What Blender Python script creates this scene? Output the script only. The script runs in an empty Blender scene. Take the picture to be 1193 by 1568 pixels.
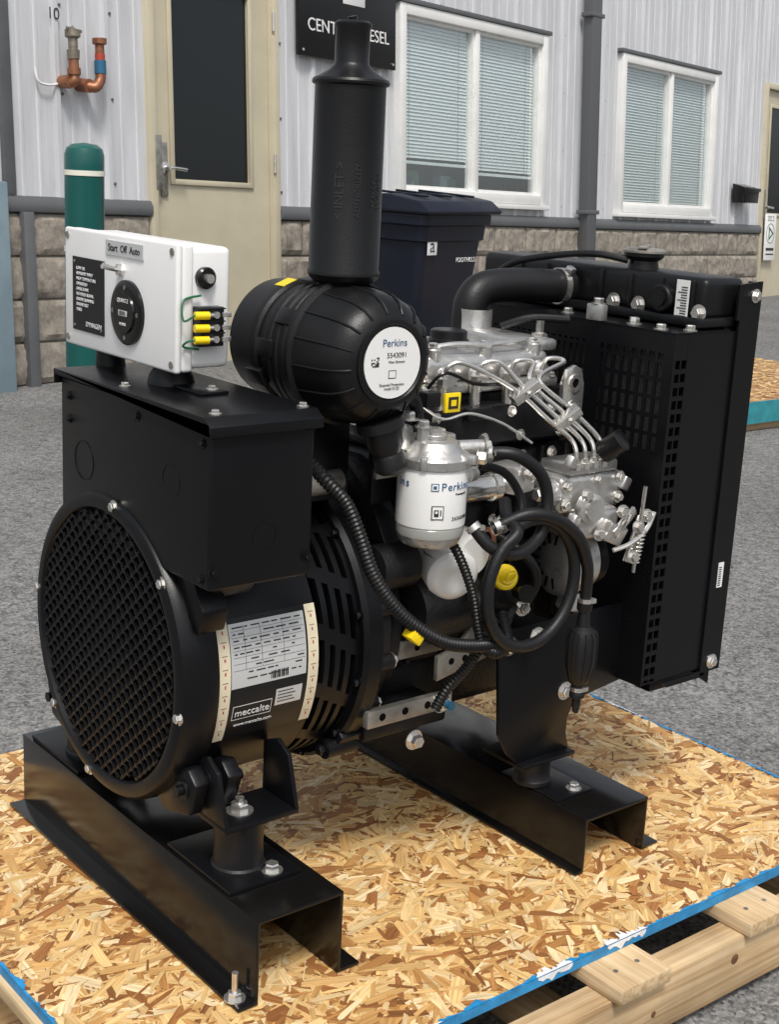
import bpy, bmesh, math, random
from mathutils import Vector, Matrix, Euler, noise
random.seed(7)
sc=bpy.context.scene
V=Vector
# ------------------------------------------------------------------ materials
def new_mat(name):
    m=bpy.data.materials.new(name); m.use_nodes=True
    nt=m.node_tree; return m,nt,nt.nodes['Principled BSDF']
def mat(name,col,rough=.5,metal=0,bump=0,bscale=200,var=0,vscale=6,coat=0,rvar=0,spec=None,vsc=None):
    m,nt,b=new_mat(name); L=nt.links
    b.inputs['Base Color'].default_value=(*col,1); b.inputs['Roughness'].default_value=rough; b.inputs['Metallic'].default_value=metal
    if coat: b.inputs['Coat Weight'].default_value=coat; b.inputs['Coat Roughness'].default_value=.15
    if spec is not None: b.inputs['Specular IOR Level'].default_value=spec
    tc=nt.nodes.new('ShaderNodeTexCoord')
    if bump:
        n=nt.nodes.new('ShaderNodeTexNoise'); n.inputs['Scale'].default_value=bscale; n.inputs['Detail'].default_value=4
        L.new(tc.outputs['Object'],n.inputs['Vector'])
        bp=nt.nodes.new('ShaderNodeBump'); bp.inputs['Strength'].default_value=bump; bp.inputs['Distance'].default_value=.002
        L.new(n.outputs['Fac'],bp.inputs['Height']); L.new(bp.outputs['Normal'],b.inputs['Normal'])
    if var or rvar:
        n=nt.nodes.new('ShaderNodeTexNoise'); n.inputs['Scale'].default_value=vscale; n.inputs['Detail'].default_value=6; n.inputs['Roughness'].default_value=.65
        if vsc:
            mp=nt.nodes.new('ShaderNodeMapping'); mp.inputs['Scale'].default_value=vsc; L.new(tc.outputs['Object'],mp.inputs[0]); L.new(mp.outputs[0],n.inputs['Vector'])
        else: L.new(tc.outputs['Object'],n.inputs['Vector'])
        if var:
            r=nt.nodes.new('ShaderNodeMapRange'); r.inputs['From Min'].default_value=.3; r.inputs['From Max'].default_value=.7
            r.inputs['To Min'].default_value=1-var; r.inputs['To Max'].default_value=1+var
            L.new(n.outputs['Fac'],r.inputs['Value'])
            mx=nt.nodes.new('ShaderNodeMix'); mx.data_type='RGBA'; mx.blend_type='MULTIPLY'; mx.inputs[0].default_value=1
            mx.inputs[6].default_value=(*col,1); L.new(r.outputs[0],mx.inputs[7]); L.new(mx.outputs[2],b.inputs['Base Color'])
        if rvar:
            r=nt.nodes.new('ShaderNodeMapRange'); r.inputs['From Min'].default_value=.3; r.inputs['From Max'].default_value=.7
            r.inputs['To Min'].default_value=max(.05,rough-rvar); r.inputs['To Max'].default_value=rough+rvar
            L.new(n.outputs['Fac'],r.inputs['Value']); L.new(r.outputs[0],b.inputs['Roughness'])
    return m
BLK=mat('black_powder_coat',(.0050,.0053,.0064),.32,0,.10,600,0,8,0,.06,.26)
BLKG=mat('black_gloss_paint',(.006,.0056,.0054),.17,0,.05,300,0,10,.12,.06,.35)
CAST=mat('black_cast_iron',(.008,.008,.009),.42,0,.5,160,.2,20,0,.1,.35)
RUB=mat('black_rubber',(.008,.008,.009),.45,0,.2,300,0,8,0,0,.4)
PLA=mat('black_plastic',(.0070,.0072,.0078),.34,0,.15,500,0,10,0,.06,.33)
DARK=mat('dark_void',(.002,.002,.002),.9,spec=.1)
MESHB=mat('radiator_core',(.11,.11,.105),.6,.3,.8,400,.4,300)
SIL=mat('cast_aluminium',(.60,.59,.57),.32,.80,.28,170,.16,30,0,.08)
STE=mat('zinc_steel',(.74,.72,.68),.22,.88,.06,200,.12,40,0,.08)
STED=mat('dull_steel_plate',(.34,.325,.29),.42,.7,.3,160,.35,25,0,.1)
WHP=mat('white_plastic',(.84,.84,.83),.34,0,.08,200,.03,8)
WHF=mat('white_filter_paint',(.82,.82,.80),.20,0,0,0,.03,12,.3)
WLAB=mat('white_label',(.82,.82,.80),.45)
WPNT=mat('white_overspray_paint',(.78,.80,.82),.6,0,.5,200,.15,60)
BLAB=mat('black_label',(.010,.010,.011),.3,spec=.35)
TXTW=mat('white_ink',(.78,.78,.78),.5)
TXTK=mat('black_ink',(.02,.02,.02),.5)
TXTB=mat('blue_ink',(.03,.10,.22),.5)
YEL=mat('yellow_plastic',(.90,.66,.01),.32)
GREEN=mat('green_wire',(.01,.13,.05),.4)
COP=mat('copper_pipe',(.30,.13,.07),.45,.6,.2,100,.4,20)
SLAB=mat('silver_label',(.62,.63,.63),.3,.2)
CREAM=mat('cream_label',(.76,.68,.50),.45,0,0,0,.06,60)
LGL=mat('clear_bowl',(.40,.41,.38),.2,.1)
BLUE=mat('blue_edge_paint',(.02,.24,.52),.5,0,.4,80,.35,30)
TEAL=mat('teal_edge_paint',(.03,.24,.28),.5,0,.4,80,.35,12)
# ------------------------------------------------------------------ builders
def empty(name,M=None):
    e=bpy.data.objects.new(name,None); sc.collection.objects.link(e); e.empty_display_size=.1
    if M is not None: e.matrix_world=M
    return e
class Part:
    def __init__(s,name,parent=None): s.name=name; s.parent=parent; s.bm=bmesh.new(); s.mats=[]
    def mi(s,m):
        if m not in s.mats: s.mats.append(m)
        return s.mats.index(m)
    def _merge(s,b,m,M=None):
        i=s.mi(m)
        if M is not None: bmesh.ops.transform(b,matrix=M,verts=b.verts)
        for f in b.faces: f.material_index=i
        me=bpy.data.meshes.new('t'); b.to_mesh(me); b.free(); s.bm.from_mesh(me); bpy.data.meshes.remove(me)
    def box(s,lo,hi,m,bev=0,seg=2,M=None):
        b=bmesh.new(); bmesh.ops.create_cube(b,size=1)
        lo,hi=V(lo),V(hi)
        for v in b.verts: v.co=V([(lo[i]+hi[i])/2+v.co[i]*(hi[i]-lo[i]) for i in range(3)])
        if bev: bmesh.ops.bevel(b,geom=list(b.edges),offset=bev,segments=seg,affect='EDGES',profile=.5)
        s._merge(b,m,M)
    def obox(s,c,size,m,rot=(0,0,0),bev=0,seg=2):
        h=V(size)/2
        s.box(-h,h,m,bev,seg,Matrix.Translation(c)@Euler(rot).to_matrix().to_4x4())
    def lathe(s,o,ax,prof,m,seg=48):
        ax=V(ax).normalized(); q=ax.to_track_quat('Z','Y').to_matrix()
        b=bmesh.new(); rings=[]
        for t,r in prof:
            if r<=1e-6: rings.append([b.verts.new(V(o)+ax*t)])
            else:
                rings.append([b.verts.new(V(o)+ax*t+q@V((math.cos(2*math.pi*k/seg)*r,math.sin(2*math.pi*k/seg)*r,0))) for k in range(seg)])
        for A,Bq in zip(rings,rings[1:]):
            for k in range(seg):
                k2=(k+1)%seg
                if len(A)==1 and len(Bq)==1: continue
                if len(A)==1: b.faces.new((A[0],Bq[k2],Bq[k]))
                elif len(Bq)==1: b.faces.new((A[k],A[k2],Bq[0]))
                else: b.faces.new((A[k],A[k2],Bq[k2],Bq[k]))
        bmesh.ops.recalc_face_normals(b,faces=b.faces)
        s._merge(b,m)
    def cyl(s,p0,p1,r,m,seg=24,r1=None,bev=0):
        p0,p1=V(p0),V(p1); L=(p1-p0).length; r1=r if r1 is None else r1
        if bev: pr=[(0,0),(0,r-bev),(bev,r),(L-bev,r1),(L,r1-bev),(L,0)]
        else: pr=[(0,0),(0,r),(L,r1),(L,0)]
        s.lathe(p0,p1-p0,pr,m,seg)
    def tube(s,pts,r,m,seg=12,sub=8,corr=0):
        P=[V(p) for p in pts]; S=[]
        n=len(P)
        for i in range(n-1):
            p0=P[max(i-1,0)];p1=P[i];p2=P[i+1];p3=P[min(i+2,n-1)]
            for j in range(sub):
                t=j/sub
                S.append(.5*((2*p1)+(-p0+p2)*t+(2*p0-5*p1+4*p2-p3)*t*t+(-p0+3*p1-3*p2+p3)*t**3))
        S.append(P[-1])
        if corr:
            R=[S[0]];acc=0
            for a,bq in zip(S,S[1:]):
                d=(bq-a).length
                while acc+d>=corr/2:
                    f=(corr/2-acc)/d; a=a.lerp(bq,f); R.append(a.copy()); d=(bq-a).length; acc=0
                acc+=d
            S=R
        b=bmesh.new(); rings=[]
        T0=(S[1]-S[0]).normalized(); up=T0.orthogonal().normalized()
        for i,p in enumerate(S):
            T=(S[min(i+1,len(S)-1)]-S[max(i-1,0)]).normalized()
            up=(up-T*up.dot(T)).normalized(); sd=T.cross(up)
            rr=r*(1 if not corr else (1.0 if i%2 else .82))
            rings.append([b.verts.new(p+(up*math.cos(2*math.pi*k/seg)+sd*math.sin(2*math.pi*k/seg))*rr) for k in range(seg)])
        for A,Bq in zip(rings,rings[1:]):
            for k in range(seg): b.faces.new((A[k],A[(k+1)%seg],Bq[(k+1)%seg],Bq[k]))
        b.faces.new(rings[0][::-1]); b.faces.new(rings[-1])
        bmesh.ops.recalc_face_normals(b,faces=b.faces)
        s._merge(b,m)
    def bolt(s,p,ax,r=.007,h=.006,m=None,washer=True):
        m=m or STE; p=V(p); ax=V(ax).normalized()
        if washer: s.cyl(p,p+ax*.0015,r*1.5,m,20)
        s.lathe(p+ax*.0015,ax,[(0,0),(0,r),(h*.8,r),(h,r*.85),(h,0)],m,6)
    def clamp(s,q,dr,r,w=.008,m=None):
        m=m or STE; d=V(dr).normalized()
        s.lathe(V(q)-d*w/2,d,[(0,r+.0004),(0,r+.002),(w,r+.002),(w,r+.0004)],m,20); s.obox(V(q)+V((.004,-r-.002,.002)),(.008,.006,.006),m)
    def prism(s,poly,axis,a0,a1,m,bev=0):
        b=bmesh.new()
        def mk(p,a):
            if axis==0: return V((a,p[0],p[1]))
            if axis==1: return V((p[0],a,p[1]))
            return V((p[0],p[1],a))
        A=[b.verts.new(mk(p,a0)) for p in poly];Bq=[b.verts.new(mk(p,a1)) for p in poly]
        b.faces.new(A);b.faces.new(Bq[::-1]); n=len(poly)
        for i in range(n): b.faces.new((A[i],Bq[i],Bq[(i+1)%n],A[(i+1)%n]))
        bmesh.ops.recalc_face_normals(b,faces=b.faces)
        if bev: bmesh.ops.bevel(b,geom=list(b.edges),offset=bev,segments=2,affect='EDGES',profile=.5)
        s._merge(b,m)
    def quad(s,pts,m):
        b=bmesh.new(); b.faces.new([b.verts.new(V(p)) for p in pts]); s._merge(b,m)
    def done(s,ang=32):
        bm=s.bm
        for f in bm.faces: f.smooth=True
        ca=math.radians(ang)
        for e in bm.edges:
            if len(e.link_faces)==2:
                if e.calc_face_angle(0)>ca: e.smooth=False
            else: e.smooth=False
        me=bpy.data.meshes.new(s.name); bm.to_mesh(me); bm.free()
        for m in s.mats: me.materials.append(m)
        o=bpy.data.objects.new(s.name,me); sc.collection.objects.link(o)
        if s.parent: o.parent=s.parent
        return o
def text(body,pos,xd,ud,size,m,parent,name='lettering',ext=.0003,align='CENTER',space=1):
    cu=bpy.data.curves.new(name,'FONT'); cu.body=body; cu.size=size; cu.align_x=align; cu.align_y='CENTER'; cu.extrude=ext; cu.space_line=space
    cu.materials.append(m); o=bpy.data.objects.new(name,cu); sc.collection.objects.link(o)
    xd=V(xd).normalized(); ud=V(ud).normalized(); zd=xd.cross(ud)
    M=Matrix((xd,ud,zd)).transposed().to_4x4(); M.translation=V(pos)
    o.parent=parent; o.matrix_local=M
    return o
NX=((0,-1,0),(0,0,1)); NY=((1,0,0),(0,0,1))
CW={'P':.62,'e':.58,'r':.38,'k':.56,'i':.26,'n':.60,'s':.50}
def wraptext(body,cx,cy,z,r,phi,size,m,parent,name):
    for ch in body:
        w=CW.get(ch,.6)*size; phi+=w/2/r
        d=V((math.sin(phi),-math.cos(phi),0)); xd=V((math.cos(phi),math.sin(phi),0))
        text(ch,V((cx,cy,z))+d*r,xd,(0,0,1),size,m,parent,name,.0003); phi+=w/2/r
# ------------------------------------------------------------------ camera
R=[(0.77779,-0.62656,0.04964),(-0.11953,-0.22499,-0.96700),(0.61705,0.74619,-0.24989)]
cd=bpy.data.cameras.new('camera'); cam=bpy.data.objects.new('camera',cd); sc.collection.objects.link(cam)
rt=V(R[0]);up=-V(R[1]);bk=-V(R[2])
Mc=Matrix((rt,up,bk)).transposed().to_4x4(); Mc.translation=V((0,0,1.0)); cam.matrix_world=Mc
cd.sensor_fit='HORIZONTAL'; cd.sensor_width=36; cd.lens=63.8; cd.clip_start=.05; cd.clip_end=800
sc.camera=cam
# ------------------------------------------------------------------ light
w=bpy.data.worlds.new('World'); sc.world=w; w.use_nodes=True; nt=w.node_tree
bg=nt.nodes['Background']; sky=nt.nodes.new('ShaderNodeTexSky'); sky.sky_type='NISHITA'; sky.sun_disc=False
SD=V((-.30,-.50,.95)).normalized(); el=math.asin(SD.z)
sky.sun_elevation=el; sky.sun_rotation=math.atan2(SD.x,SD.y); sky.air_density=1.0; sky.dust_density=4; sky.ozone_density=.6
hs=nt.nodes.new('ShaderNodeHueSaturation'); hs.inputs['Saturation'].default_value=.35
nt.links.new(sky.outputs[0],hs.inputs['Color']); nt.links.new(hs.outputs[0],bg.inputs[0]); bg.inputs[1].default_value=.15
sd=bpy.data.lights.new('sun','SUN'); sd.energy=2.2; sd.angle=math.radians(12); sd.color=(1,.965,.91)
so=bpy.data.objects.new('sun',sd); sc.collection.objects.link(so); so.rotation_euler=SD.to_track_quat('Z','Y').to_euler()
sc.view_settings.view_transform='Standard'; sc.view_settings.look='None'; sc.view_settings.exposure=0
# ------------------------------------------------------------------ asphalt
m,nt,b=new_mat('asphalt'); L=nt.links; tc=nt.nodes.new('ShaderNodeTexCoord')
n1=nt.nodes.new('ShaderNodeTexNoise'); n1.inputs['Scale'].default_value=190; n1.inputs['Detail'].default_value=3; n1.inputs['Roughness'].default_value=.6
n2=nt.nodes.new('ShaderNodeTexNoise'); n2.inputs['Scale'].default_value=1.3; n2.inputs['Detail'].default_value=9
n3=nt.nodes.new('ShaderNodeTexNoise'); n3.inputs['Scale'].default_value=34; n3.inputs['Detail'].default_value=4
v1=nt.nodes.new('ShaderNodeTexVoronoi'); v1.inputs['Scale'].default_value=150
for n in (n1,n2,n3,v1): L.new(tc.outputs['Object'],n.inputs['Vector'])
sp=nt.nodes.new('ShaderNodeSeparateColor'); L.new(v1.outputs['Color'],sp.inputs[0])
mxv=nt.nodes.new('ShaderNodeMath'); mxv.operation='MULTIPLY_ADD'; mxv.inputs[1].default_value=.34; L.new(sp.outputs[0],mxv.inputs[0])
ad=nt.nodes.new('ShaderNodeMath'); ad.operation='MULTIPLY_ADD'; ad.inputs[1].default_value=.60; L.new(n1.outputs['Fac'],ad.inputs[0])
ad3=nt.nodes.new('ShaderNodeMath'); ad3.operation='MULTIPLY_ADD'; ad3.inputs[1].default_value=.42; ad3.inputs[2].default_value=-.18; L.new(n3.outputs['Fac'],ad3.inputs[0]); L.new(ad3.outputs[0],ad.inputs[2]); L.new(ad.outputs[0],mxv.inputs[2])
r1=nt.nodes.new('ShaderNodeValToRGB'); r1.color_ramp.elements[0].position=.22; r1.color_ramp.elements[0].color=(.038,.039,.040,1); r1.color_ramp.elements[1].position=.82; r1.color_ramp.elements[1].color=(.31,.305,.295,1)
L.new(mxv.outputs[0],r1.inputs['Fac'])
r2=nt.nodes.new('ShaderNodeMapRange'); r2.inputs['From Min'].default_value=.3; r2.inputs['From Max'].default_value=.7; r2.inputs['To Min'].default_value=.78; r2.inputs['To Max'].default_value=1.2; L.new(n2.outputs['Fac'],r2.inputs['Value'])
mx=nt.nodes.new('ShaderNodeMix'); mx.data_type='RGBA'; mx.blend_type='MULTIPLY'; mx.inputs[0].default_value=1; L.new(r1.outputs[0],mx.inputs[6]); L.new(r2.outputs[0],mx.inputs[7]); L.new(mx.outputs[2],b.inputs['Base Color'])
b.inputs['Roughness'].default_value=.85; b.inputs['Specular IOR Level'].default_value=.3
bp=nt.nodes.new('ShaderNodeBump'); bp.inputs['Strength'].default_value=.6; bp.inputs['Distance'].default_value=.004; L.new(mxv.outputs[0],bp.inputs['Height']); L.new(bp.outputs[0],b.inputs['Normal'])
ASP=m
g=Part('asphalt_ground'); g.quad([(-300,-300,-.14),(300,-300,-.14),(300,300,-.14),(-300,300,-.14)],ASP); g.done()
# ------------------------------------------------------------------ OSB
def osb_mat():
    m,nt,b=new_mat('osb_strands'); L=nt.links
    at=nt.nodes.new('ShaderNodeAttribute'); at.attribute_name='Col'
    uv=nt.nodes.new('ShaderNodeUVMap'); uv.uv_map='UVMap'
    mp=nt.nodes.new('ShaderNodeMapping'); mp.inputs['Scale'].default_value=(14,260,1); L.new(uv.outputs[0],mp.inputs[0])
    n=nt.nodes.new('ShaderNodeTexNoise'); n.inputs['Scale'].default_value=1; n.inputs['Detail'].default_value=4; L.new(mp.outputs[0],n.inputs['Vector'])
    r=nt.nodes.new('ShaderNodeMapRange'); r.inputs['From Min'].default_value=.3; r.inputs['From Max'].default_value=.7; r.inputs['To Min'].default_value=.68; r.inputs['To Max'].default_value=1.18; L.new(n.outputs['Fac'],r.inputs['Value'])
    mx=nt.nodes.new('ShaderNodeMix'); mx.data_type='RGBA'; mx.blend_type='MULTIPLY'; mx.inputs[0].default_value=1
    L.new(at.outputs['Color'],mx.inputs[6]); L.new(r.outputs[0],mx.inputs[7]); L.new(mx.outputs[2],b.inputs['Base Color'])
    b.inputs['Roughness'].default_value=.55
    bp=nt.nodes.new('ShaderNodeBump'); bp.inputs['Strength'].default_value=.35; bp.inputs['Distance'].default_value=.001; L.new(n.outputs['Fac'],bp.inputs['Height']); L.new(bp.outputs[0],b.inputs['Normal'])
    return m
OSBM=osb_mat()
def wood_mat(name,c1,c2,sc_):
    m,nt,b=new_mat(name); L=nt.links; tc=nt.nodes.new('ShaderNodeTexCoord'); mp=nt.nodes.new('ShaderNodeMapping'); mp.inputs['Scale'].default_value=sc_
    L.new(tc.outputs['Object'],mp.inputs[0]); n=nt.nodes.new('ShaderNodeTexNoise'); n.inputs['Scale'].default_value=1; n.inputs['Detail'].default_value=7; n.inputs['Distortion'].default_value=.8; L.new(mp.outputs[0],n.inputs['Vector'])
    r=nt.nodes.new('ShaderNodeValToRGB'); r.color_ramp.elements[0].position=.3; r.color_ramp.elements[0].color=(*c1,1); r.color_ramp.elements[1].position=.65; r.color_ramp.elements[1].color=(*c2,1)
    n4=nt.nodes.new('ShaderNodeTexNoise'); n4.inputs['Scale'].default_value=7; n4.inputs['Detail'].default_value=6; L.new(tc.outputs['Object'],n4.inputs['Vector'])
    r4=nt.nodes.new('ShaderNodeMapRange'); r4.inputs['From Min'].default_value=.3; r4.inputs['From Max'].default_value=.7; r4.inputs['To Min'].default_value=.66; r4.inputs['To Max'].default_value=1.10; L.new(n4.outputs['Fac'],r4.inputs['Value'])
    mx=nt.nodes.new('ShaderNodeMix'); mx.data_type='RGBA'; mx.blend_type='MULTIPLY'; mx.inputs[0].default_value=1
    L.new(n.outputs['Fac'],r.inputs['Fac']); L.new(r.outputs[0],mx.inputs[6]); L.new(r4.outputs[0],mx.inputs[7]); L.new(mx.outputs[2],b.inputs['Base Color']); b.inputs['Roughness'].default_value=.75; b.inputs['Specular IOR Level'].default_value=.25
    bp=nt.nodes.new('ShaderNodeBump'); bp.inputs['Strength'].default_value=.5; bp.inputs['Distance'].default_value=.002; L.new(n.outputs['Fac'],bp.inputs['Height']); L.new(bp.outputs[0],b.inputs['Normal'])
    return m
PINEX=wood_mat('pine_along_x',(.46,.29,.14),(.70,.52,.31),(3,110,110)); PINEY=wood_mat('pine_along_y',(.48,.31,.15),(.72,.55,.34),(110,3,110))
KNOT=mat('wood_knot',(.16,.075,.03),.7,0,.3,80,.4,90)
def osb_surface(name,parent,x0,x1,y0,y1,z,N,seed):
    rnd=random.Random(seed); bm=bmesh.new(); col=bm.loops.layers.float_color.new('Col'); uvl=bm.loops.layers.uv.new('UVMap')
    pal=[(.72,.47,.20),(.82,.59,.30),(.64,.37,.13),(.76,.49,.19),(.86,.66,.38),(.46,.22,.065),(.70,.43,.17),(.27,.105,.03),(.80,.56,.26),(.56,.30,.10),(.36,.15,.045),(.78,.52,.22)]
    f=bm.faces.new([bm.verts.new(p) for p in ((x0,y0,z),(x1,y0,z),(x1,y1,z),(x0,y1,z))])
    for l in f.loops: l[col]=(.40,.22,.09,1); l[uvl].uv=(l.vert.co.x,l.vert.co.y)
    for i in range(N):
        cx=rnd.uniform(x0,x1); cy=rnd.uniform(y0,y1); big=rnd.random()
        if big>.45: Ln=rnd.uniform(.03,.085); W=rnd.uniform(.005,.020)
        elif big>.15: Ln=rnd.uniform(.012,.045); W=rnd.uniform(.002,.007)
        else: Ln=rnd.uniform(.01,.05); W=rnd.uniform(.0008,.002)
        a=rnd.gauss(.35,.95); ca,sa=math.cos(a),math.sin(a)
        k=W/2;h=Ln/2
        loc=[(-h,-k*rnd.uniform(.1,1)),(-h*rnd.uniform(.5,.9),-k),(h*rnd.uniform(.4,.9),-k*rnd.uniform(.7,1)),(h,-k*rnd.uniform(-.2,.8)),(h*rnd.uniform(.6,1),k*rnd.uniform(.5,1)),(-h*rnd.uniform(.3,.8),k),(-h*rnd.uniform(.85,1),k*rnd.uniform(.1,.9))]
        zz=z+.0004+.0016*i/N; tx=rnd.uniform(-.02,.02); ty=rnd.uniform(-.03,.03)
        vs=[]
        for (p,q) in loc:
            X=min(max(cx+p*ca-q*sa,x0),x1); Y=min(max(cy+p*sa+q*ca,y0),y1)
            vs.append(bm.verts.new((X,Y,zz+p*tx*.6+q*ty)))
        f=bm.faces.new(vs); c=rnd.choice(pal) if big>.15 else rnd.choice(((.22,.09,.03),(.40,.20,.07),(.85,.66,.38))); s=rnd.uniform(.85,1.12); ou,ov=rnd.uniform(0,50),rnd.uniform(0,50)
        for l,(p,q) in zip(f.loops,loc):
            l[col]=(c[0]*s,c[1]*s,c[2]*s,1); l[uvl].uv=(p+ou,q+ov)
    me=bpy.data.meshes.new(name); bm.to_mesh(me); bm.free(); me.materials.append(OSBM)
    o=bpy.data.objects.new(name,me); sc.collection.objects.link(o); o.parent=parent; return o
pal=empty('wooden_pallet')
X0,X1,Y0,Y1=.621,1.93,1.06,2.04
osb_surface('osb_strands',pal,X0,X1,Y0,Y1,-.0025,16500,3)
p=Part('osb_board',pal)
p.box((X0,Y0,-.014),(X1,Y1,-.0027),PINEX)
for a,bb in (((X0-.002,Y0-.003,-.0145),(X1+.002,Y0,-.001)),((X0-.003,Y0,-.0145),(X0,Y1,-.001)),((X1,Y0,-.0145),(X1+.003,Y1,-.001))): p.box(a,bb,BLUE)
def rim(kind,fix,sg,a0,a1,z,wmax,m,seed,fr=35,bias=.35):
    b=bmesh.new(); a=a0; prev=None
    while a<=a1:
        e=min(1,(a-a0)/.012,(a1-a)/.012)
        wd=wmax*e*(bias+.9*noise.noise(V((a*fr,seed,0)))+.5*noise.noise(V((a*fr*4,seed,3))))
        if wd>.0002:
            P=[(a,fix,z),(a,fix+sg*wd,z)] if kind=='x' else [(fix,a,z),(fix+sg*wd,a,z)]
            vs=[b.verts.new(q) for q in P]
            if prev: b.faces.new((prev[0],vs[0],vs[1],prev[1]))
            prev=vs
        else: prev=None
        a+=.002
    p._merge(b,m)
rim('x',Y0-.003,1,X0,X1,.0002,.010,BLUE,1.3); rim('y',X0-.003,1,Y0,Y1,.0002,.009,BLUE,2.3); rim('y',X1+.003,-1,Y0,Y1,.0002,.012,BLUE,5.1)
rim('x',Y0-.0031,1,1.155,1.225,.0006,.016,WPNT,8.2,60,.5); rim('x',Y0-.0031,1,1.285,1.37,.0006,.018,WPNT,4.2,60,.5); rim('x',Y0-.0031,1,.95,1.0,.0006,.008,WPNT,4.9,60); rim('y',X1+.0031,-1,1.55,1.75,.0006,.016,WPNT,9.7,50,.1)
# runs of white paint down the blue edge
for (a0,a1,sd_) in ((1.158,1.222,3.1),(1.288,1.366,7.7)):
    b=bmesh.new(); a=a0; prev=None
    while a<=a1:
        d=.004+.010*max(0,.5+noise.noise(V((a*90,sd_,0))))*min(1,(a-a0)/.01,(a1-a)/.01)
        vs=[b.verts.new((a,Y0-.0036,-.0005)),b.verts.new((a,Y0-.0036,-min(d,.0145)))]
        if prev: b.faces.new((prev[0],vs[0],vs[1],prev[1]))
        prev=vs; a+=.0015
    p._merge(b,WPNT)
p.done()
p=Part('pallet_timbers',pal)
for i,xc in enumerate((.66,.93,1.29,1.565,1.83)):
    p.box((xc-.050,Y0-.072+.004*(i%2),-.036),(xc+.050,Y1+.03,-.0148),PINEY,.002)
    for dx in (-.02,.022): p.cyl((xc+dx,Y0-.035,-.0148),(xc+dx,Y0-.035,-.0138),.0035,STED,10)
for yc in (Y0-.035,1.53,2.0):
    p.box((X0-.03,yc-.022,-.122),(X1+.02,yc+.022,-.0365),PINEX,.002)
for xc in (.66,1.25,1.85): p.box((xc-.045,Y0-.06,-.1395),(xc+.045,Y1+.03,-.1225),PINEY,.001)
for q,rr_ in (((1.50,-.068),.008),((1.33,-.09),.005)): p.lathe((q[0],Y0-.0572,q[1]),(0,-1,0),[(0,rr_),(.0003,rr_*.8),(.0004,0)],KNOT,16)
p.done()
pal2=empty('wooden_pallet.001')
osb_surface('osb_strands',pal2,5.15,6.5,3.75,5.0,0.0,3500,9)
p=Part('pallet_base',pal2); p.box((5.15,3.75,-.015),(6.5,5.0,-.0005),PINEX); p.box((5.145,3.74,-.10),(6.505,3.75,.0),TEAL); p.box((5.14,3.75,-.10),(5.15,5.0,.0),TEAL)
for y in (3.78,4.35,4.95): p.box((5.16,y,-.14),(6.49,y+.04,-.016),PINEX)
p.done()
# ------------------------------------------------------------------ BUILDING
ux=V((.97310,.22916,-.02349)); nn=V((-.23031,.96996,-.07835)); uz=V((.00483,.08165,.99665))
Mb=Matrix((ux,nn,uz)).transposed().to_4x4(); Mb.translation=V((2.841,6.108,-.14))
bld=empty('metal_sided_building',Mb)
SID=mat('grey_white_metal_siding',(.57,.58,.60),.45,.0,.1,30,.15,2.6,vsc=(4,4,.45))
TRIM=mat('grey_metal_trim',(.13,.135,.14),.45,.2,.1,60,.1,6)
FRM=mat('white_vinyl_frame',(.76,.76,.74),.4,0,0,0,.06,5)
BEIGE=mat('beige_door_paint',(.52,.47,.345),.42,0,.1,80,.09,3)
BLOCK=mat('split_face_block',(.27,.24,.20),.9,0,1.0,90,.4,24)
MORT=mat('mortar',(.28,.26,.23),.9,0,.5,80,.1,20)
BLIND=mat('window_blind',(.86,.88,.89),.5)
m,nt,b=new_mat('window_glass'); L=nt.links
for n in list(nt.nodes):
    if n.type=='BSDF_PRINCIPLED': nt.nodes.remove(n)
gl=nt.nodes.new('ShaderNodeBsdfGlossy'); gl.inputs['Roughness'].default_value=.01; gl.inputs['Color'].default_value=(.95,.99,1,1)
tc=nt.nodes.new('ShaderNodeTexCoord'); nz_=nt.nodes.new('ShaderNodeTexNoise'); nz_.inputs['Scale'].default_value=1.6; L.new(tc.outputs['Object'],nz_.inputs['Vector']); bp=nt.nodes.new('ShaderNodeBump'); bp.inputs['Strength'].default_value=.15; bp.inputs['Distance'].default_value=.02; L.new(nz_.outputs['Fac'],bp.inputs['Height']); L.new(bp.outputs[0],gl.inputs['Normal'])
tr=nt.nodes.new('ShaderNodeBsdfTransparent'); tr.inputs['Color'].default_value=(.92,.98,.97,1); mxs=nt.nodes.new('ShaderNodeMixShader'); mxs.inputs[0].default_value=.34
L.new(tr.outputs[0],mxs.inputs[1]); L.new(gl.outputs[0],mxs.inputs[2]); L.new(mxs.outputs[0],nt.nodes['Material Output'].inputs['Surface'])
GLASS=m
DGL=mat('dark_door_glass',(.006,.008,.009),.04,0,0,0,0,0,.0)
OP=[(.73,1.70,-.1,2.16),(2.80,4.48,.97,2.09),(5.61,7.28,.95,2.10),(8.37,9.40,-.1,2.16)]
A0,A1,TOP=-3.0,14.0,4.6
p=Part('siding',bld)
cuts=sorted(set([A0,A1]+[q for o in OP for q in o[:2]]))
def spans(a,lo,hi):
    s=[(lo,hi)]
    for o in OP:
        if o[0]<=a<=o[1]:
            n=[]
            for l,h in s:
                if o[2]>l: n.append((l,min(h,o[2])))
                if o[3]<h: n.append((max(l,o[3]),h))
            s=[q for q in n if q[1]-q[0]>.01]
    return s
for a,c in zip(cuts,cuts[1:]):
    for l,h in spans((a+c)/2,.87,TOP): p.box((a,.0,l),(c,.08,h),SID)
x=A0+.12
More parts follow.
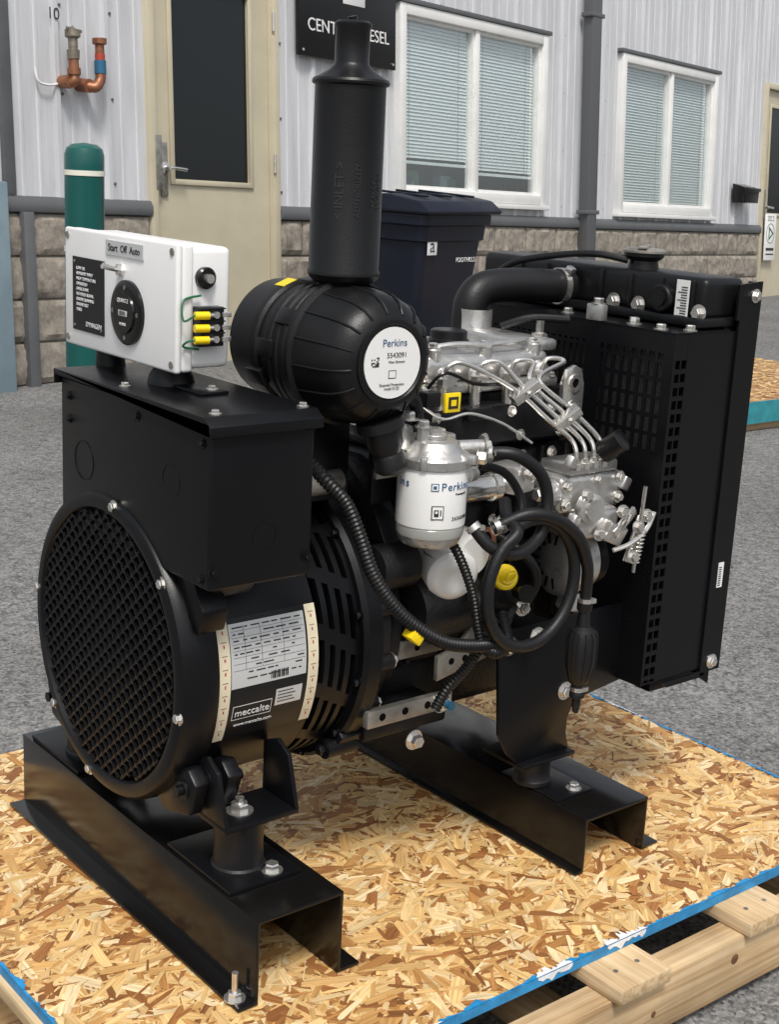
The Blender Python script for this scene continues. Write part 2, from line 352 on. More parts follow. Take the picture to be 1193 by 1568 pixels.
while x<A1:
    for l,h in spans(x,.872,TOP-.01):
        p.prism([(x-.022,0),(x-.012,-.022),(x+.012,-.022),(x+.022,0)],2,l,h,SID)
    for dx in (.10,.20):
        for l,h in spans(x+dx,.872,TOP-.01): p.prism([(x+dx-.012,0),(x+dx-.007,-.005),(x+dx+.007,-.005),(x+dx+.012,0)],2,l,h,SID)
    for zz in (.95,1.35,1.75,2.15,2.55):
        for l,h in spans(x+.04,.872,TOP-.01):
            if l<zz<h: p.cyl((x+.04,0,zz),(x+.04,-.006,zz),.007,TRIM,8)
    x+=.305
p.box((A0,5.8,-1),(A1,6.0,TOP),SID); p.box((A0,.08,-1),(A0+.1,5.8,TOP),SID); p.box((A1-.1,.08,-1),(A1,5.8,TOP),SID)
p.done()
p=Part('roof',bld); p.box((A0-.2,-.25,TOP+.003),(A1+.2,6.2,TOP+.15),TRIM,.02); p.done()
p=Part('block_wall',bld)
rb=random.Random(11)
segs=[(A0,.73),(1.70,8.37),(9.40,A1)]
for a,c in segs:
    p.box((a,.0,-1.2),(c,.08,.80),MORT)
    for row in range(-1,4):
        z0=row*.2+.005; x=a-(.2 if row%2 else 0)
        while x<c:
            xa=max(x,a);xb=min(x+.4,c)-.008
            if xb-xa>.03:
                nx=max(2,int((xb-xa)/.03));nz=7; b=bmesh.new(); G=[]
                seed=rb.uniform(0,99)
                for j in range(nz+1):
                    rw=[]
                    for i in range(nx+1):
                        edge=(i in(0,nx)) or (j in (0,nz))
                        X=xa+(xb-xa)*i/nx; Z=z0+.188*j/nz
                        d=-.014 if edge else -.022-.016*noise.noise(V((X*9,Z*9,seed)))-.011*rb.random()
                        rw.append(b.verts.new((X,d,Z)))
                    G.append(rw)
                for j in range(nz):
                    for i in range(nx): b.faces.new((G[j][i],G[j][i+1],G[j+1][i+1],G[j+1][i]))
                ring=[G[0][i] for i in range(nx+1)]+[G[j][nx] for j in range(1,nz+1)]+[G[nz][i] for i in range(nx-1,-1,-1)]+[G[j][0] for j in range(nz-1,0,-1)]
                bk_=[b.verts.new((v.co.x,.001,v.co.z)) for v in ring]
                for i in range(len(ring)): i2=(i+1)%len(ring); b.faces.new((ring[i2],ring[i],bk_[i],bk_[i2]))
                p._merge(b,BLOCK)
            x+=.4
p.done(25)
p=Part('sill_flashing',bld)
for a,c in segs:
    p.prism([(.0,.806),(-.035,.80),(-.04,.812),(-.04,.845),(-.024,.872),(.0,.875)],0,a,c,TRIM)
p.box((-.09,-.06,-.3),(-.03,-.0,.80),TRIM,.004); p.done()
p=Part('corner_pilaster',bld); BG=mat('blue_grey_paint',(.20,.27,.31),.5,0,.2,60,.15,5)
p.box((-1.2,-.10,-.5),(-.20,-.041,.93),BG,.01); p.box((-.16,-.03,.876),(-.10,-.002,TOP-.02),TRIM,.003); p.done()
def door(a0,a1,name):
    p=Part(name,bld)
    f=.05
    p.box((a0,-.03,-.1),(a0+f,.10,2.16),BEIGE,.004); p.box((a1-f,-.03,-.1),(a1,.10,2.16),BEIGE,.004); p.box((a0+f+.001,-.029,2.11),(a1-f-.001,.10,2.159),BEIGE,.004)
    s0,s1=a0+f+.004,a1-f-.004; g0,g1,h0,h1=s0+.14,s1-.16,.99,1.95
    p.box((s0,.01,.0),(g0,.055,2.105),BEIGE);p.box((g1,.01,.0),(s1,.055,2.105),BEIGE);p.box((g0,.01,.0),(g1,.055,h0),BEIGE);p.box((g0,.01,h1),(g1,.055,2.105),BEIGE)
    w=.028
    for q in (((g0-w,-.003,h0-w),(g0,.009,h1+w)),((g1,-.003,h0-w),(g1+w,.009,h1+w)),((g0,-.003,h0-w),(g1,.009,h0)),((g0,-.003,h1),(g1,.009,h1+w))): p.box(*q,BEIGE,.003)
    p.box((g0,.02,h0),(g1,.03,h1),DGL)
    p.box((s0,.06,0),(s1,.08,2.1),DARK)
    hx=s0+.065
    p.box((hx-.022,-.004,.90),(hx+.022,.0095,1.17),STED,.003); p.cyl((hx,-.004,1.04),(hx,-.05,1.04),.014,STE); p.tube([(hx,-.045,1.04),(hx+.03,-.052,1.04),(hx+.11,-.05,1.035)],.009,STE)
    p.lathe((hx,-.004,1.04),(0,-1,0),[(0,.034),(.006,.032),(.012,.02),(.012,0)],STE,24)
    p.box((s0-.02,-.034,.93),(s0+.022,.008,1.20),STED,.003)
    for z in (.35,1.1,1.85): p.cyl((a1-f,-.035,z-.05),(a1-f,-.035,z+.05),.008,STE,12)
    p.done()
door(.73,1.70,'entry_door'); door(8.37,9.40,'entry_door_second')
def window(a0,a1,z0,z1,mid,name,bl_l,bl_r,tilt):
    p=Part(name,bld)
    o=.045
    for q in (((a0-.02,-.045,z0-.02),(a0+o,.06,z1+.02)),((a1-o,-.045,z0-.02),(a1+.02,.06,z1+.02)),((a0+o,-.0445,z1-o),(a1-o,.06,z1+.019)),((a0+o,-.0445,z0-.019),(a1-o,.06,z0+o))): p.box(*q,FRM,.004)
    p.box((a0-.05,-.06,z0-.055),(a1+.05,-.002,z0-.022),FRM,.004); p.box((a0-.05,-.055,z1+.022),(a1+.05,-.002,z1+.05),TRIM,.004)
    p.box((mid-.022,-.03,z0+o),(mid+.022,.05,z1-o),FRM,.003)
    for s0,s1 in ((a0+o,mid-.023),(mid+.023,a1-o)):
        for q in (((s0,-.015,z0+o),(s0+.02,.03,z1-o)),((s1-.02,-.015,z0+o),(s1,.03,z1-o)),((s0+.02,-.0145,z0+o),(s1-.02,.03,z0+o+.02)),((s0+.02,-.0145,z1-o-.02),(s1-.02,.03,z1-o))): p.box(*q,FRM)
        p.quad([(s0+.02,.012,z0+o+.02),(s1-.02,.012,z0+o+.02),(s1-.02,.012,z1-o-.02),(s0+.02,.012,z1-o-.02)],GLASS)
    rq=random.Random(int(a0*10))
    for (s0,s1,zb) in ((a0+o,mid-.02,bl_l),(mid+.02,a1-o,bl_r)):
        z=z1-o-.01
        while z>zb:
            e=rq.uniform(-.0012,.0012)
            p.quad([(s0+.02,.030,z-.011+e),(s1-.02,.030,z-.011-e),(s1-.02,.030+tilt,z+.010-e),(s0+.02,.030+tilt,z+.010+e)],BLIND)
            z-=.0215
        if zb>z0+.1: p.box((s0+.02,.029,zb-.03),(s1-.02,.050,zb-.012),BLIND)
        for xx in (s0+.12,s1-.12): p.box((xx,.0285,zb-.01),(xx+.002,.0295,z1-o),TRIM)
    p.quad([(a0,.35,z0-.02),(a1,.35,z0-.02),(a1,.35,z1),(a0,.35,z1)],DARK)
    for i in range(6):
        xx=rq.uniform(a0+.1,a1-.2); p.box((xx,.13,z0+.0),(xx+rq.uniform(.06,.2),.2,z0+rq.uniform(.08,.18)),rq.choice([BLIND,TRIM,BG,GREEN]),.004)
    p.done()
window(2.80,4.48,.97,2.09,3.64,'window',1.20,1.16,.010)
window(5.61,7.28,.95,2.10,6.46,'window_second',1.03,1.0,.014)
p=Part('downspout',bld); DS=mat('downspout_grey',(.12,.125,.13),.4,.2)
p.box((5.0,-.11,.05),(5.13,-.026,TOP),DS,.008)
for z in (.9,2.3): p.box((4.97,-.115,z),(5.16,-.024,z+.03),DS,.003)
p.prism([(-.11,.05),(-.02,.05),(-.10,-.08),(-.25,-.12),(-.25,-.03)],0,5.0,5.13,DS); p.done()
sg=empty('business_sign',Mb)
p=Part('sign_board',sg); p.box((1.84,-.055,1.70),(2.72,-.027,2.35),BLAB,.004); p.box((2.22,-.0575,2.02),(2.42,-.0552,2.26),TXTW,.0005)
for xx in (1.87,2.69):
    for z in (1.73,2.32): p.cyl((xx,-.055,z),(xx,-.06,z),.008,STE,12)
p.done()
text('CENTRAL DIESEL',(2.28,-.0565,1.87),*NY,.098,TXTW,sg,'sign_lettering',.0012); text('SINCE 1979',(2.28,-.0565,1.765),*NY,.038,TXTW,sg,'sign_lettering_small')
p=Part('mailbox'); p.prism([(-.023,1.06),(-.15,1.06),(-.16,1.17),(-.12,1.20),(-.023,1.23)],0,7.72,8.0,BLKG,.004); p.box((7.71,-.17,1.16),(8.01,-.155,1.19),BLKG,.003); o=p.done(); o.matrix_world=Mb
rs=empty('recycling_notice',Mb); p=Part('notice_board',rs); p.box((8.46,-.036,.55),(8.72,-.0301,.98),WLAB,.001)
GRN=mat('green_ink',(.03,.12,.06),.5)
p.lathe((8.59,-.0362,.80),(0,-1,0),[(.0,.045),(.002,.045),(.002,.075),(0,.075)],GRN,3); p.lathe((8.59,-.0362,.80),(0,-1,0),[(.0,.088),(.0015,.088),(.0015,.094),(0,.094)],GRN,32)
p.box((8.50,-.038,.64),(8.68,-.0362,.665),TXTK); p.box((8.50,-.038,.60),(8.68,-.0362,.612),TXTK); p.done()
text('202.2',(8.59,-.0365,.935),*NY,.07,TXTK,rs,'notice_lettering')
un=empty('unit_number',Mb); text('10',(.155,-.026,1.70),*NY,.075,TXTK,un,'digits')
p=Part('water_pipes')
BR=mat('brass_valve',(.26,.23,.18),.45,.6,.3,80,.3,30); RED=mat('red_tape',(.40,.05,.03),.5); BTP=mat('blue_tape',(.02,.12,.22),.5)
p.cyl((.19,0,1.40),(.19,-.09,1.40),.030,COP); p.tube([(.19,-.06,1.39),(.205,-.09,1.40),(.21,-.09,1.43),(.21,-.09,1.52)],.024,COP); p.lathe((.21,-.09,1.43),(0,0,1),[(0,0),(0,.031),(.03,.031),(.03,0)],COP); p.lathe((.21,-.09,1.50),(0,0,1),[(0,0),(0,.028),(.04,.030),(.045,.022),(.09,.022),(.10,.036),(.13,.036),(.135,.018),(.15,0)],BR); p.obox((.21,-.10,1.63),(.09,.012,.014),BR,(0,.1,0),.003)
p.cyl((.31,0,1.40),(.31,-.08,1.39),.032,COP); p.tube([(.31,-.06,1.39),(.335,-.09,1.385),(.36,-.09,1.41),(.37,-.09,1.44),(.37,-.09,1.50)],.025,COP); p.cyl((.37,-.09,1.45),(.37,-.09,1.51),.028,BTP); p.cyl((.37,-.09,1.51),(.37,-.09,1.54),.024,RED); p.lathe((.37,-.09,1.54),(0,0,1),[(0,0),(0,.022),(.04,.022),(.045,.034),(.07,.034),(.07,0)],COP)
p.tube([(.2,-.02,1.40),(.12,-.03,1.38),(.05,-.03,1.39),(.04,-.02,1.45)],.006,FRM)
o=p.done(); o.matrix_world=Mb
# ------------------------------------------------------------------ bollard
BGR=mat('green_bollard_sleeve',(.003,.085,.075),.3,0,.1,30,.05,5,.2); CRM=mat('cream_band',(.78,.77,.66),.4)
p=Part('bollard'); bx,by=2.60,5.15
p.lathe((bx,by,-.14),(0,0,1),[(0,0),(0,.078),(.70,.078),(.702,.0795),(.725,.0795),(.727,.078),(1.0,.078),(1.002,.080),(1.02,.080),(1.022,.078),(1.08,.078),(1.105,.07),(1.12,.05),(1.127,0)],BGR,40)
for z0,z1 in ((.703,.724),(1.001,1.021)): p.lathe((bx,by,-.14),(0,0,1),[(z0,.0796),(z0,.0812),(z1,.0812),(z1,.0796)],CRM,40)
p.done()
# ------------------------------------------------------------------ trash bin
BIN=mat('navy_bin_plastic',(.006,.009,.020),.4,0,.3,200,.1,10,0,.08,.4)
bin_=empty('trash_bin',Matrix.Translation((4.75,5.70,-.14))@Matrix.Rotation(math.radians(13.2),4,'Z'))
p=Part('bin_body',bin_)
b=bmesh.new(); loops=[]
for z,wx,wy,oy in ((.0,.20,.20,.03),(.06,.22,.23,.02),(.5,.255,.275,.01),(.72,.27,.29,0),(.73,.285,.305,0),(.80,.29,.31,0),(.81,.31,.33,0),(.86,.31,.33,0)):
    r=.05; pts=[]
    for sx,sy,a0 in ((1,1,0),(-1,1,90),(-1,-1,180),(1,-1,270)):
        for k in range(5):
            a=math.radians(a0+k*22.5); pts.append(b.verts.new((sx*(wx-r)+r*math.cos(a),sy*(wy-r)+r*math.sin(a)+oy,z)))
    loops.append(pts)
for A,Bq in zip(loops,loops[1:]):
    for k in range(20): b.faces.new((A[k],A[(k+1)%20],Bq[(k+1)%20],Bq[k]))
b.faces.new(loops[0][::-1]); b.faces.new(loops[-1]); p._merge(b,BIN)
p.cyl((-.29,.24,.12),(-.22,.24,.12),.12,RUB); p.cyl((.22,.24,.12),(.29,.24,.12),.12,RUB)
p.done()
p=Part('bin_lid',bin_); p.prism([(-.36,.863),(.34,.863),(.34,.90),(.2,.94),(-.1,.955),(-.30,.93),(-.37,.88)],0,-.325,.325,BIN,.012); p.box((-.2,.335,.84),(.2,.40,.87),BIN,.012)
for s in (-.2,0,.2): p.obox((s,-.08,.955),(.02,.36,.012),BIN,(.04,0,0),.004)
p.done()
text('FOOTHILLS',(.10,-.302,.63),*NY,.034,TXTW,bin_,'bin_lettering',.001); p=Part('bin_emblem',bin_); p.box((-.235,-.299,.66),(-.155,-.296,.74),TXTW,.0005); p.done(); text('a',(-.195,-.300,.705),*NY,.10,BIN,bin_,'bin_emblem_letter')
# ------------------------------------------------------------------ trees across the yard (seen in the window reflections)
m,nt,b=new_mat('foliage'); b.inputs['Roughness'].default_value=.6; at=nt.nodes.new('ShaderNodeAttribute'); at.attribute_name='Col'; nt.links.new(at.outputs['Color'],b.inputs['Base Color'])
bm=bmesh.new(); cl=bm.loops.layers.float_color.new('Col'); rt_=random.Random(4)
for t in range(26):
    tx=-32+t*3.1+rt_.uniform(-1,1); ty=-30+rt_.uniform(-4,4); H=rt_.uniform(4,7.5)
    for i in range(500):
        h=rt_.random(); rad=2.3*math.sqrt(max(0,1-(2*h-.75)**2*.6))*rt_.uniform(.4,1); a=rt_.uniform(0,6.283)
        c=V((tx+rad*math.cos(a),ty+rad*math.sin(a),.3+h*H)); s=rt_.uniform(.12,.35); u=V((rt_.gauss(0,1),rt_.gauss(0,1),rt_.gauss(0,1))).normalized(); v=u.orthogonal().normalized()
        f=bm.faces.new([bm.verts.new(c+q) for q in (u*s,v*s,-u*s,-v*s)]); g_=rt_.uniform(.5,1.3)
        for l in f.loops: l[cl]=(.035*g_,.075*g_,.022*g_,1)
me=bpy.data.meshes.new('tree_line'); bm.to_mesh(me); bm.free(); me.materials.append(m); o=bpy.data.objects.new('tree_line',me); sc.collection.objects.link(o)
# ================================================================== GENERATOR
gen=empty('diesel_generator_set')
def channel(name,xa,xb,fl,fr,h,y0,y1):
    t=.005; p=Part(name,gen)
    poly=[(fl,.0006),(xa+t,.0006),(xa+t,h-t),(xb-t,h-t),(xb-t,.0006),(fr,.0006),(fr,t),(xb,t),(xb,h),(xa,h),(xa,t),(fl,t)]
    p.prism(poly,1,y0,y1,BLKG,.0012); return p
p=channel('base_channel_front',.829,.958,.805,.988,.114,1.209,1.857)
p.cyl((.815,1.232,.005),(.815,1.232,.040),.0042,STE,12); p.bolt((.815,1.232,.005),(0,0,1),.009,.008); p.done()
p=channel('base_channel_rear',1.397,1.533,1.385,1.566,.087,1.209,1.857); p.done()
def isolator(name,x,y,z0,z1,r,plate):
    p=Part(name,gen)
    if plate: p.box((x-.045,y-.052,z0),(x+.062,y+.10,z0+.006),BLK,.001); p.bolt((x+.028,y-.035,z0+.006),(0,0,1),.0095,.009)
    z0+=.006
    p.lathe((x,y,z0),(0,0,1),[(0,0),(0,r*1.05),(.006,r*1.05),(.009,r*.98),((z1-z0)*.5,r*.94),(z1-z0-.006,r*.98),(z1-z0-.004,r*1.0),(z1-z0,r*1.0),(z1-z0,0)],RUB,40)
    return p
for s,nm in ((-1,'rubber_mount_front_near'),(1,'rubber_mount_front_far')):
    p=isolator(nm,.878,1.53+s*.203,.1145,.188,.033,True); p.done()
for s,nm in ((-1,'rubber_mount_rear_near'),(1,'rubber_mount_rear_far')):
    y=1.53+s*.19; p=isolator(nm,1.415,y,.0875,.140,.028,False)
    p.box((1.350,y-.042,.1402),(1.460,y+.045,.1462),BLK,.001); p.bolt((1.415,y-.01,.1462),(0,0,1),.011,.012); p.box((1.40,y-.07,.0875),(1.475,y+.05,.0915),BLK,.001); p.bolt((1.450,y-.055,.0915),(0,0,1),.008,.008); p.done()
for s,nm in ((-1,'mount_bracket_near'),(1,'mount_bracket_far')):
    y=1.53+s*.203; p=Part(nm,gen)
    p.box((.835,y-.035,.1885),(.945,y+.04,.1955),BLK,.001)
    for xx in (.835,.939):
        yy=(y-.035,y+.04)
        p.prism([(yy[0],.1957),(yy[1],.1957),(yy[1],.262),(yy[1]-.03,.275),(yy[0]+.02,.262)],0,xx,xx+.006,BLK,.001)
        p.bolt((xx if xx<.9 else xx+.006,y+.01,.245),(-1 if xx<.9 else 1,0,0),.008,.007,BLK)
    p.bolt((.878,y,.1957),(0,0,1),.012,.010); p.cyl((.878,y,.2),(.878,y,.214),.006,STE,12)
    p.done()
# --- alternator housing
p=Part('alternator_housing',gen)
p.lathe((0,1.53,.367),(1,0,0),[(.800,.178),(.794,.182),(.793,.190),(.797,.199),(.806,.2045),(.835,.206),(.845,.203),(.848,.1945),(.96,.1940),(.998,.1940),(1.000,.186)],BLK,128)
p.lathe((0,1.53,.367),(1,0,0),[(.998,.172),(1.08,.172)],DARK,64)
p.lathe((0,1.53,.367),(1,0,0),[(1.066,.178),(1.066,.203),(1.073,.208),(1.095,.208),(1.10,.20),(1.10,0)],BLK,128)
for x in (1.0095,1.0265,1.0435,1.0605): p.lathe((0,1.53,.367),(1,0,0),[(x,.185),(x,.1938),(x+.0085,.1938),(x+.0085,.185),(x,.185)],BLK,128)
def arcbar(x0,x1,a,da,r0,r1,shift):
    b=bmesh.new(); vs=[]; N=3
    for (xx,aa) in ((x0,a),(x1,a+shift)):
        for i in range(N+1):
            an=aa-da+2*da*i/N
            for q in (r0,r1): vs.append(b.verts.new((xx,1.53+q*math.cos(an),.367+q*math.sin(an))))
    M_=2*(N+1)
    for i in range(N):
        o=2*i
        b.faces.new((vs[o+1],vs[o+3],vs[M_+o+3],vs[M_+o+1])); b.faces.new((vs[o],vs[o+1],vs[o+3],vs[o+2])); b.faces.new((vs[M_+o],vs[M_+o+2],vs[M_+o+3],vs[M_+o+1]))
    b.faces.new((vs[0],vs[M_],vs[M_+1],vs[1])); b.faces.new((vs[M_-2],vs[M_-1],vs[2*M_-1],vs[2*M_-2]))
    bmesh.ops.recalc_face_normals(b,faces=b.faces); p._merge(b,BLK)
for k in range(15):
    a=2*math.pi*k/15
    for j in range(4): arcbar(.9995+j*.017,1.0100+j*.017,a+j*.05,.055,.180,.1937,.02)
for s in (-1,1):
    for xx in (.812,.86):
        p.prism([(1.53+s*.10,.205),(1.53+s*.16,.255),(1.53+s*.185,.262),(1.53+s*.205,.245),(1.53+s*.19,.20),(1.53+s*.13,.183)],0,xx,xx+.022,BLK,.004)
        p.cyl((xx-.004,1.53+s*.178,.232),(xx+.026,1.53+s*.178,.232),.013,BLK,20,bev=.002)
    p.cyl((.80,1.53+s*.178,.232),(.895,1.53+s*.178,.232),.007,BLK,16)
p.prism([(1.47,.545),(1.505,.60),(1.520,.648),(1.530,.664),(1.545,.668),(1.560,.660),(1.568,.640),(1.58,.60),(1.61,.552),(1.575,.56),(1.553,.60),(1.548,.635),(1.538,.635),(1.530,.60),(1.51,.56)],0,.806,.830,BLK,.003)
p.prism([(1.40,.52),(1.335,.50),(1.315,.47),(1.325,.44),(1.36,.46),(1.42,.51)],0,.812,.85,BLK,.004); p.obox((.86,1.335,.50),(.06,.03,.03),BLK,(.6,0,0),.004)
p.obox((1.085,1.392,.222),(.04,.03,.055),BLK,(.7,0,0),.004); p.cyl((1.05,1.385,.215),(1.10,1.385,.215),.014,BLK); p.bolt((1.05,1.385,.215),(-1,0,0),.008,.008,BLK)
for a in (-80,-48,-15,12,40,68):
    t=math.radians(a+180); p.bolt((1.066,1.53+.199*math.cos(t),.367+.199*math.sin(t)),(-1,0,0),.005,.006,BLK)
for a in (82,-10,-102,172,222,40):
    t=math.radians(a); p.bolt((.797,1.53-.193*math.cos(t),.367+.193*math.sin(t)),(-1,0,0),.0060,.005)
p.done()
# --- end grille (expanded mesh)
p=Part('alternator_grille',gen)
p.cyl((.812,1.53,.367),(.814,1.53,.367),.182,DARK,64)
RG=.179; hrow=.0100; pitch=.0230; b=bmesh.new()
rows=int(2*RG/hrow)
for k in range(-rows//2,rows//2+1):
    zc=k*hrow; ph=(k%2)*pitch/2
    n=int(2*RG/(pitch/6))+2
    wd=.0021; prev=None
    for j in range(-n//2,n//2+1):
        yy=j*pitch/6; u=((yy+ph)/pitch)%1; tri=math.sin(u*2*math.pi); q=(yy,zc+tri*hrow*.48)
        if math.hypot(*q)<RG:
            vs=[b.verts.new((.7965,1.53+q[0],.367+q[1]-wd)),b.verts.new((.7955,1.53+q[0],.367+q[1]+wd)),b.verts.new((.803,1.53+q[0],.367+q[1]+wd*1.2))]
            if prev: b.faces.new((prev[0],prev[1],vs[1],vs[0])); b.faces.new((prev[1],prev[2],vs[2],vs[1]))
            prev=vs
        else: prev=None
p._merge(b,BLK)
p.lathe((0,1.53,.367),(1,0,0),[(.801,.0),(.801,.070)],BLK,48)
p.done()
# --- nameplate wrapped on the housing
def wrap(p,x0,x1,a0,a1,r,m,n=10):
    b=bmesh.new(); prev=None
    for i in range(n+1):
        t=math.radians(180-(a0+(a1-a0)*i/n)); c=(1.53+r*math.cos(t),.367+r*math.sin(t))
        vs=[b.verts.new((x0,*c)),b.verts.new((x1,*c))]
        if prev: b.faces.new((prev[0],prev[1],vs[1],vs[0]))
        prev=vs
    bmesh.ops.recalc_face_normals(b,faces=b.faces); p._merge(b,m)
p=Part('alternator_nameplate',gen); r=.1950
wrap(p,.850,.998,-25,23,r+.0003,BLAB,20)
wrap(p,.850,.866,-25,23,r+.0009,CREAM,20); wrap(p,.982,.998,-25,23,r+.0009,CREAM,20)
wrap(p,.867,.979,-3,21,r+.0009,SLAB,14)
rq=random.Random(2)
for i in range(9):
    a=19.5-i*2.4; x=.872
    while x<.972:
        ln=rq.uniform(.004,.016)
        if rq.random()>.25: wrap(p,x,min(x+ln,.976),a-.35,a+.15,r+.0012,TXTK,1)
        x+=ln+rq.uniform(.002,.006)
    if i<7: wrap(p,.870,.977,a-1.4,a-1.28,r+.0012,TXTK,1)
for x in (.888,.912,.945): wrap(p,x,x+.0005,4,20,r+.0012,TXTK,6)
for x in range(12): wrap(p,.925+x*.0022,.926+x*.0022+.0006*(x%3),-2,1,r+.0013,TXTK,1)
for a in (-21,-16,-11,-6,-1,4,9,14,19):
    for x in (.852,.984): wrap(p,x+.005,x+.007,a-1.1,a+.1,r+.0012,RED,1); wrap(p,x+.002,x+.010,a+.9,a+1.15,r+.0012,COP,1)
wrap(p,.935,.975,-14,-7,r+.0009,SLAB,4)
for i in range(4): wrap(p,.938,.965-.004*(i%2),-12.6+i*1.4,-12.2+i*1.4,r+.0012,TXTK,1)
for a0,a1 in ((-10.6,-10.3),(-16.3,-16.0)): wrap(p,.872,.930,a0,a1,r+.0009,TXTW,1)
for x0 in (.872,.9294): wrap(p,x0,x0+.0008,-16.3,-10.3,r+.0009,TXTW,3)
p.done()
for ang,bd,sz,xc in ((-13.4,'meccalte',.0145,.901),(-18.5,'www.meccalte.com',.0072,.905)):
    t=math.radians(180-ang); c=(1.53+(r+.0018)*math.cos(t),.367+(r+.0018)*math.sin(t)); an=math.radians(ang)
    text(bd,(xc,*c),(1,0,0),(0,math.sin(an),math.cos(an)),sz,TXTW,gen,'nameplate_lettering',.0002)
# --- terminal box on the alternator
p=Part('alternator_terminal_box',gen)
p.box((.800,1.284,.507),(.943,1.655,.700),BLK,.004,3)
p.prism([(1.276,.700),(1.276,.688),(1.281,.688),(1.281,.7015),(1.66,.7015),(1.66,.690),(1.664,.690),(1.664,.7095),(1.29,.7095)],0,.794,.949,BLK,.001)
for z in (.53,.69):
    for x in (.806,.937): p.bolt((x,1.284,z),(0,-1,0),.0045,.004,BLK)
for yy,zz in ((1.30,.69),(1.45,.695),(1.63,.69),(1.30,.53),(1.63,.66)): p.bolt((.80,yy,zz-.012),(-1,0,0),.004,.003,BLK)
for (yy,zz,rr_) in ((1.59,.60,.026),(1.37,.62,.02)): p.lathe((.80,yy,zz),(-1,0,0),[(0,rr_),(.0006,rr_),(.0006,rr_-.0012),(0,rr_-.0012)],BLK,40)
p.lathe((.875,1.284,.565),(0,-1,0),[(0,.017),(.0006,.017),(.0006,.0158),(0,.0158)],BLK,40)
for q in ((.815,1.30),(.935,1.30),(.93,1.63),(.81,1.5)): p.bolt((*q,.7097),(0,0,1),.005,.004)
p.done()
# --- control box
p=Part('control_box',gen)
p.box((.845,1.424,.739),(.912,1.706,.884),WHP,.008,3); p.box((.834,1.42,.735),(.8425,1.71,.888),WHP,.0035,3); p.box((.8428,1.421,.736),(.858,1.709,.887),WHP,.004,3)
for yy in (1.43,1.70):
    for z in (.745,.878): p.cyl((.834,yy,z),(.8325,yy,z),.0045,STED,16)
p.lathe((.834,1.535,.795),(-1,0,0),[(0,0),(0,.040),(.004,.040),(.006,.036),(.006,.026),(.0085,.025),(.0085,.0)],BLKG,48)
p.box((.8325,1.598,.757),(.8338,1.684,.852),BLAB); p.box((.8322,1.497,.862),(.8337,1.592,.880),SLAB)
for a in (-.031,.031): p.cyl((.8285,1.535+a,.795),(.8275,1.535+a,.795),.003,STED,10); p.cyl((.8285,1.535,.795+a),(.8275,1.535,.795+a),.003,STED,10)
for a,bq in ((1.604,.763),(1.678,.763),(1.604,.846),(1.678,.846)): p.cyl((.8325,a,bq),(.8315,a,bq),.002,STED,10)
p.lathe((.834,1.552,.846),(-1,0,0),[(0,0),(0,.008),(.006,.008),(.008,.005),(.008,0)],STE,6); p.cyl((.826,1.552,.846),(.808,1.554,.851),.0028,STE,10,.004)
p.lathe((.874,1.424,.848),(0,-1,0),[(0,0),(0,.013),(.006,.013),(.008,.011),(.008,0)],BLKG,32); p.cyl((.874,1.416,.848),(.874,1.409,.848),.0055,STE,16)
p.box((.858,1.408,.768),(.893,1.424,.815),BLAB,.0015)
for i,z in enumerate((.777,.791,.806)):
    p.cyl((.850,1.405,z),(.868,1.402,z),.0048,YEL,12); p.cyl((.880,1.408,z),(.880,1.403,z),.0042,STE,12); p.cyl((.868,1.404,z),(.875,1.404,z),.003,STE,8); p.box((.858,1.405,z+.0065),(.893,1.409,z+.008),BLAB); p.box((.888,1.403,z-.003),(.900,1.407,z+.003),STE,.0005)
p.tube([(.85,1.405,.806),(.838,1.41,.80),(.842,1.418,.822),(.866,1.418,.828)],.0014,GREEN,8); p.tube([(.85,1.405,.777),(.842,1.408,.775),(.843,1.418,.768),(.864,1.418,.764)],.0014,GREEN,8)
p.lathe((.875,1.50,.7097),(0,0,1),[(0,0),(0,.030),(.01,.028),(.020,.022),(.027,.022),(.027,0)],RUB,32); p.lathe((.875,1.66,.7097),(0,0,1),[(0,0),(0,.02),(.027,.018),(.027,0)],RUB,24); p.box((.86,1.405,.7097),(.90,1.47,.7135),BLK,.001); p.bolt((.885,1.42,.7135),(0,0,1),.005,.004)
p.done()
text('Start  Off  Auto',(.8319,1.5445,.871),*NX,.0125,TXTK,gen,'switch_lettering')
text('LOW OIL\nAUXILIARY INPUT\nHIGH TEMPERATURE\nOVERSPEED\nOVERCRANK\nNO SPEED SIGNAL\nENGINE RUNNING\nENGINE REST\nFUSES',(.8322,1.673,.811),*NX,.0058,TXTW,gen,'placard_lettering',.0002,'LEFT',1.15)
text('DYNAGEN',(.8322,1.625,.767),*NX,.009,TXTW,gen,'placard_brand',.0002); text('QUARTZ',(.8252,1.535,.810),*NX,.007,TXTW,gen,'gauge_lettering',.0002); text('HOURS',(.8252,1.535,.781),*NX,.005,TXTW,gen,'gauge_lettering',.0002)
p=Part('hour_counter',gen); p.box((.8250,1.524,.791),(.8256,1.546,.798),SLAB,.0002); p.done(); text('0000',(.8247,1.535,.7945),*NX,.0075,TXTK,gen,'counter_digits',.0001)
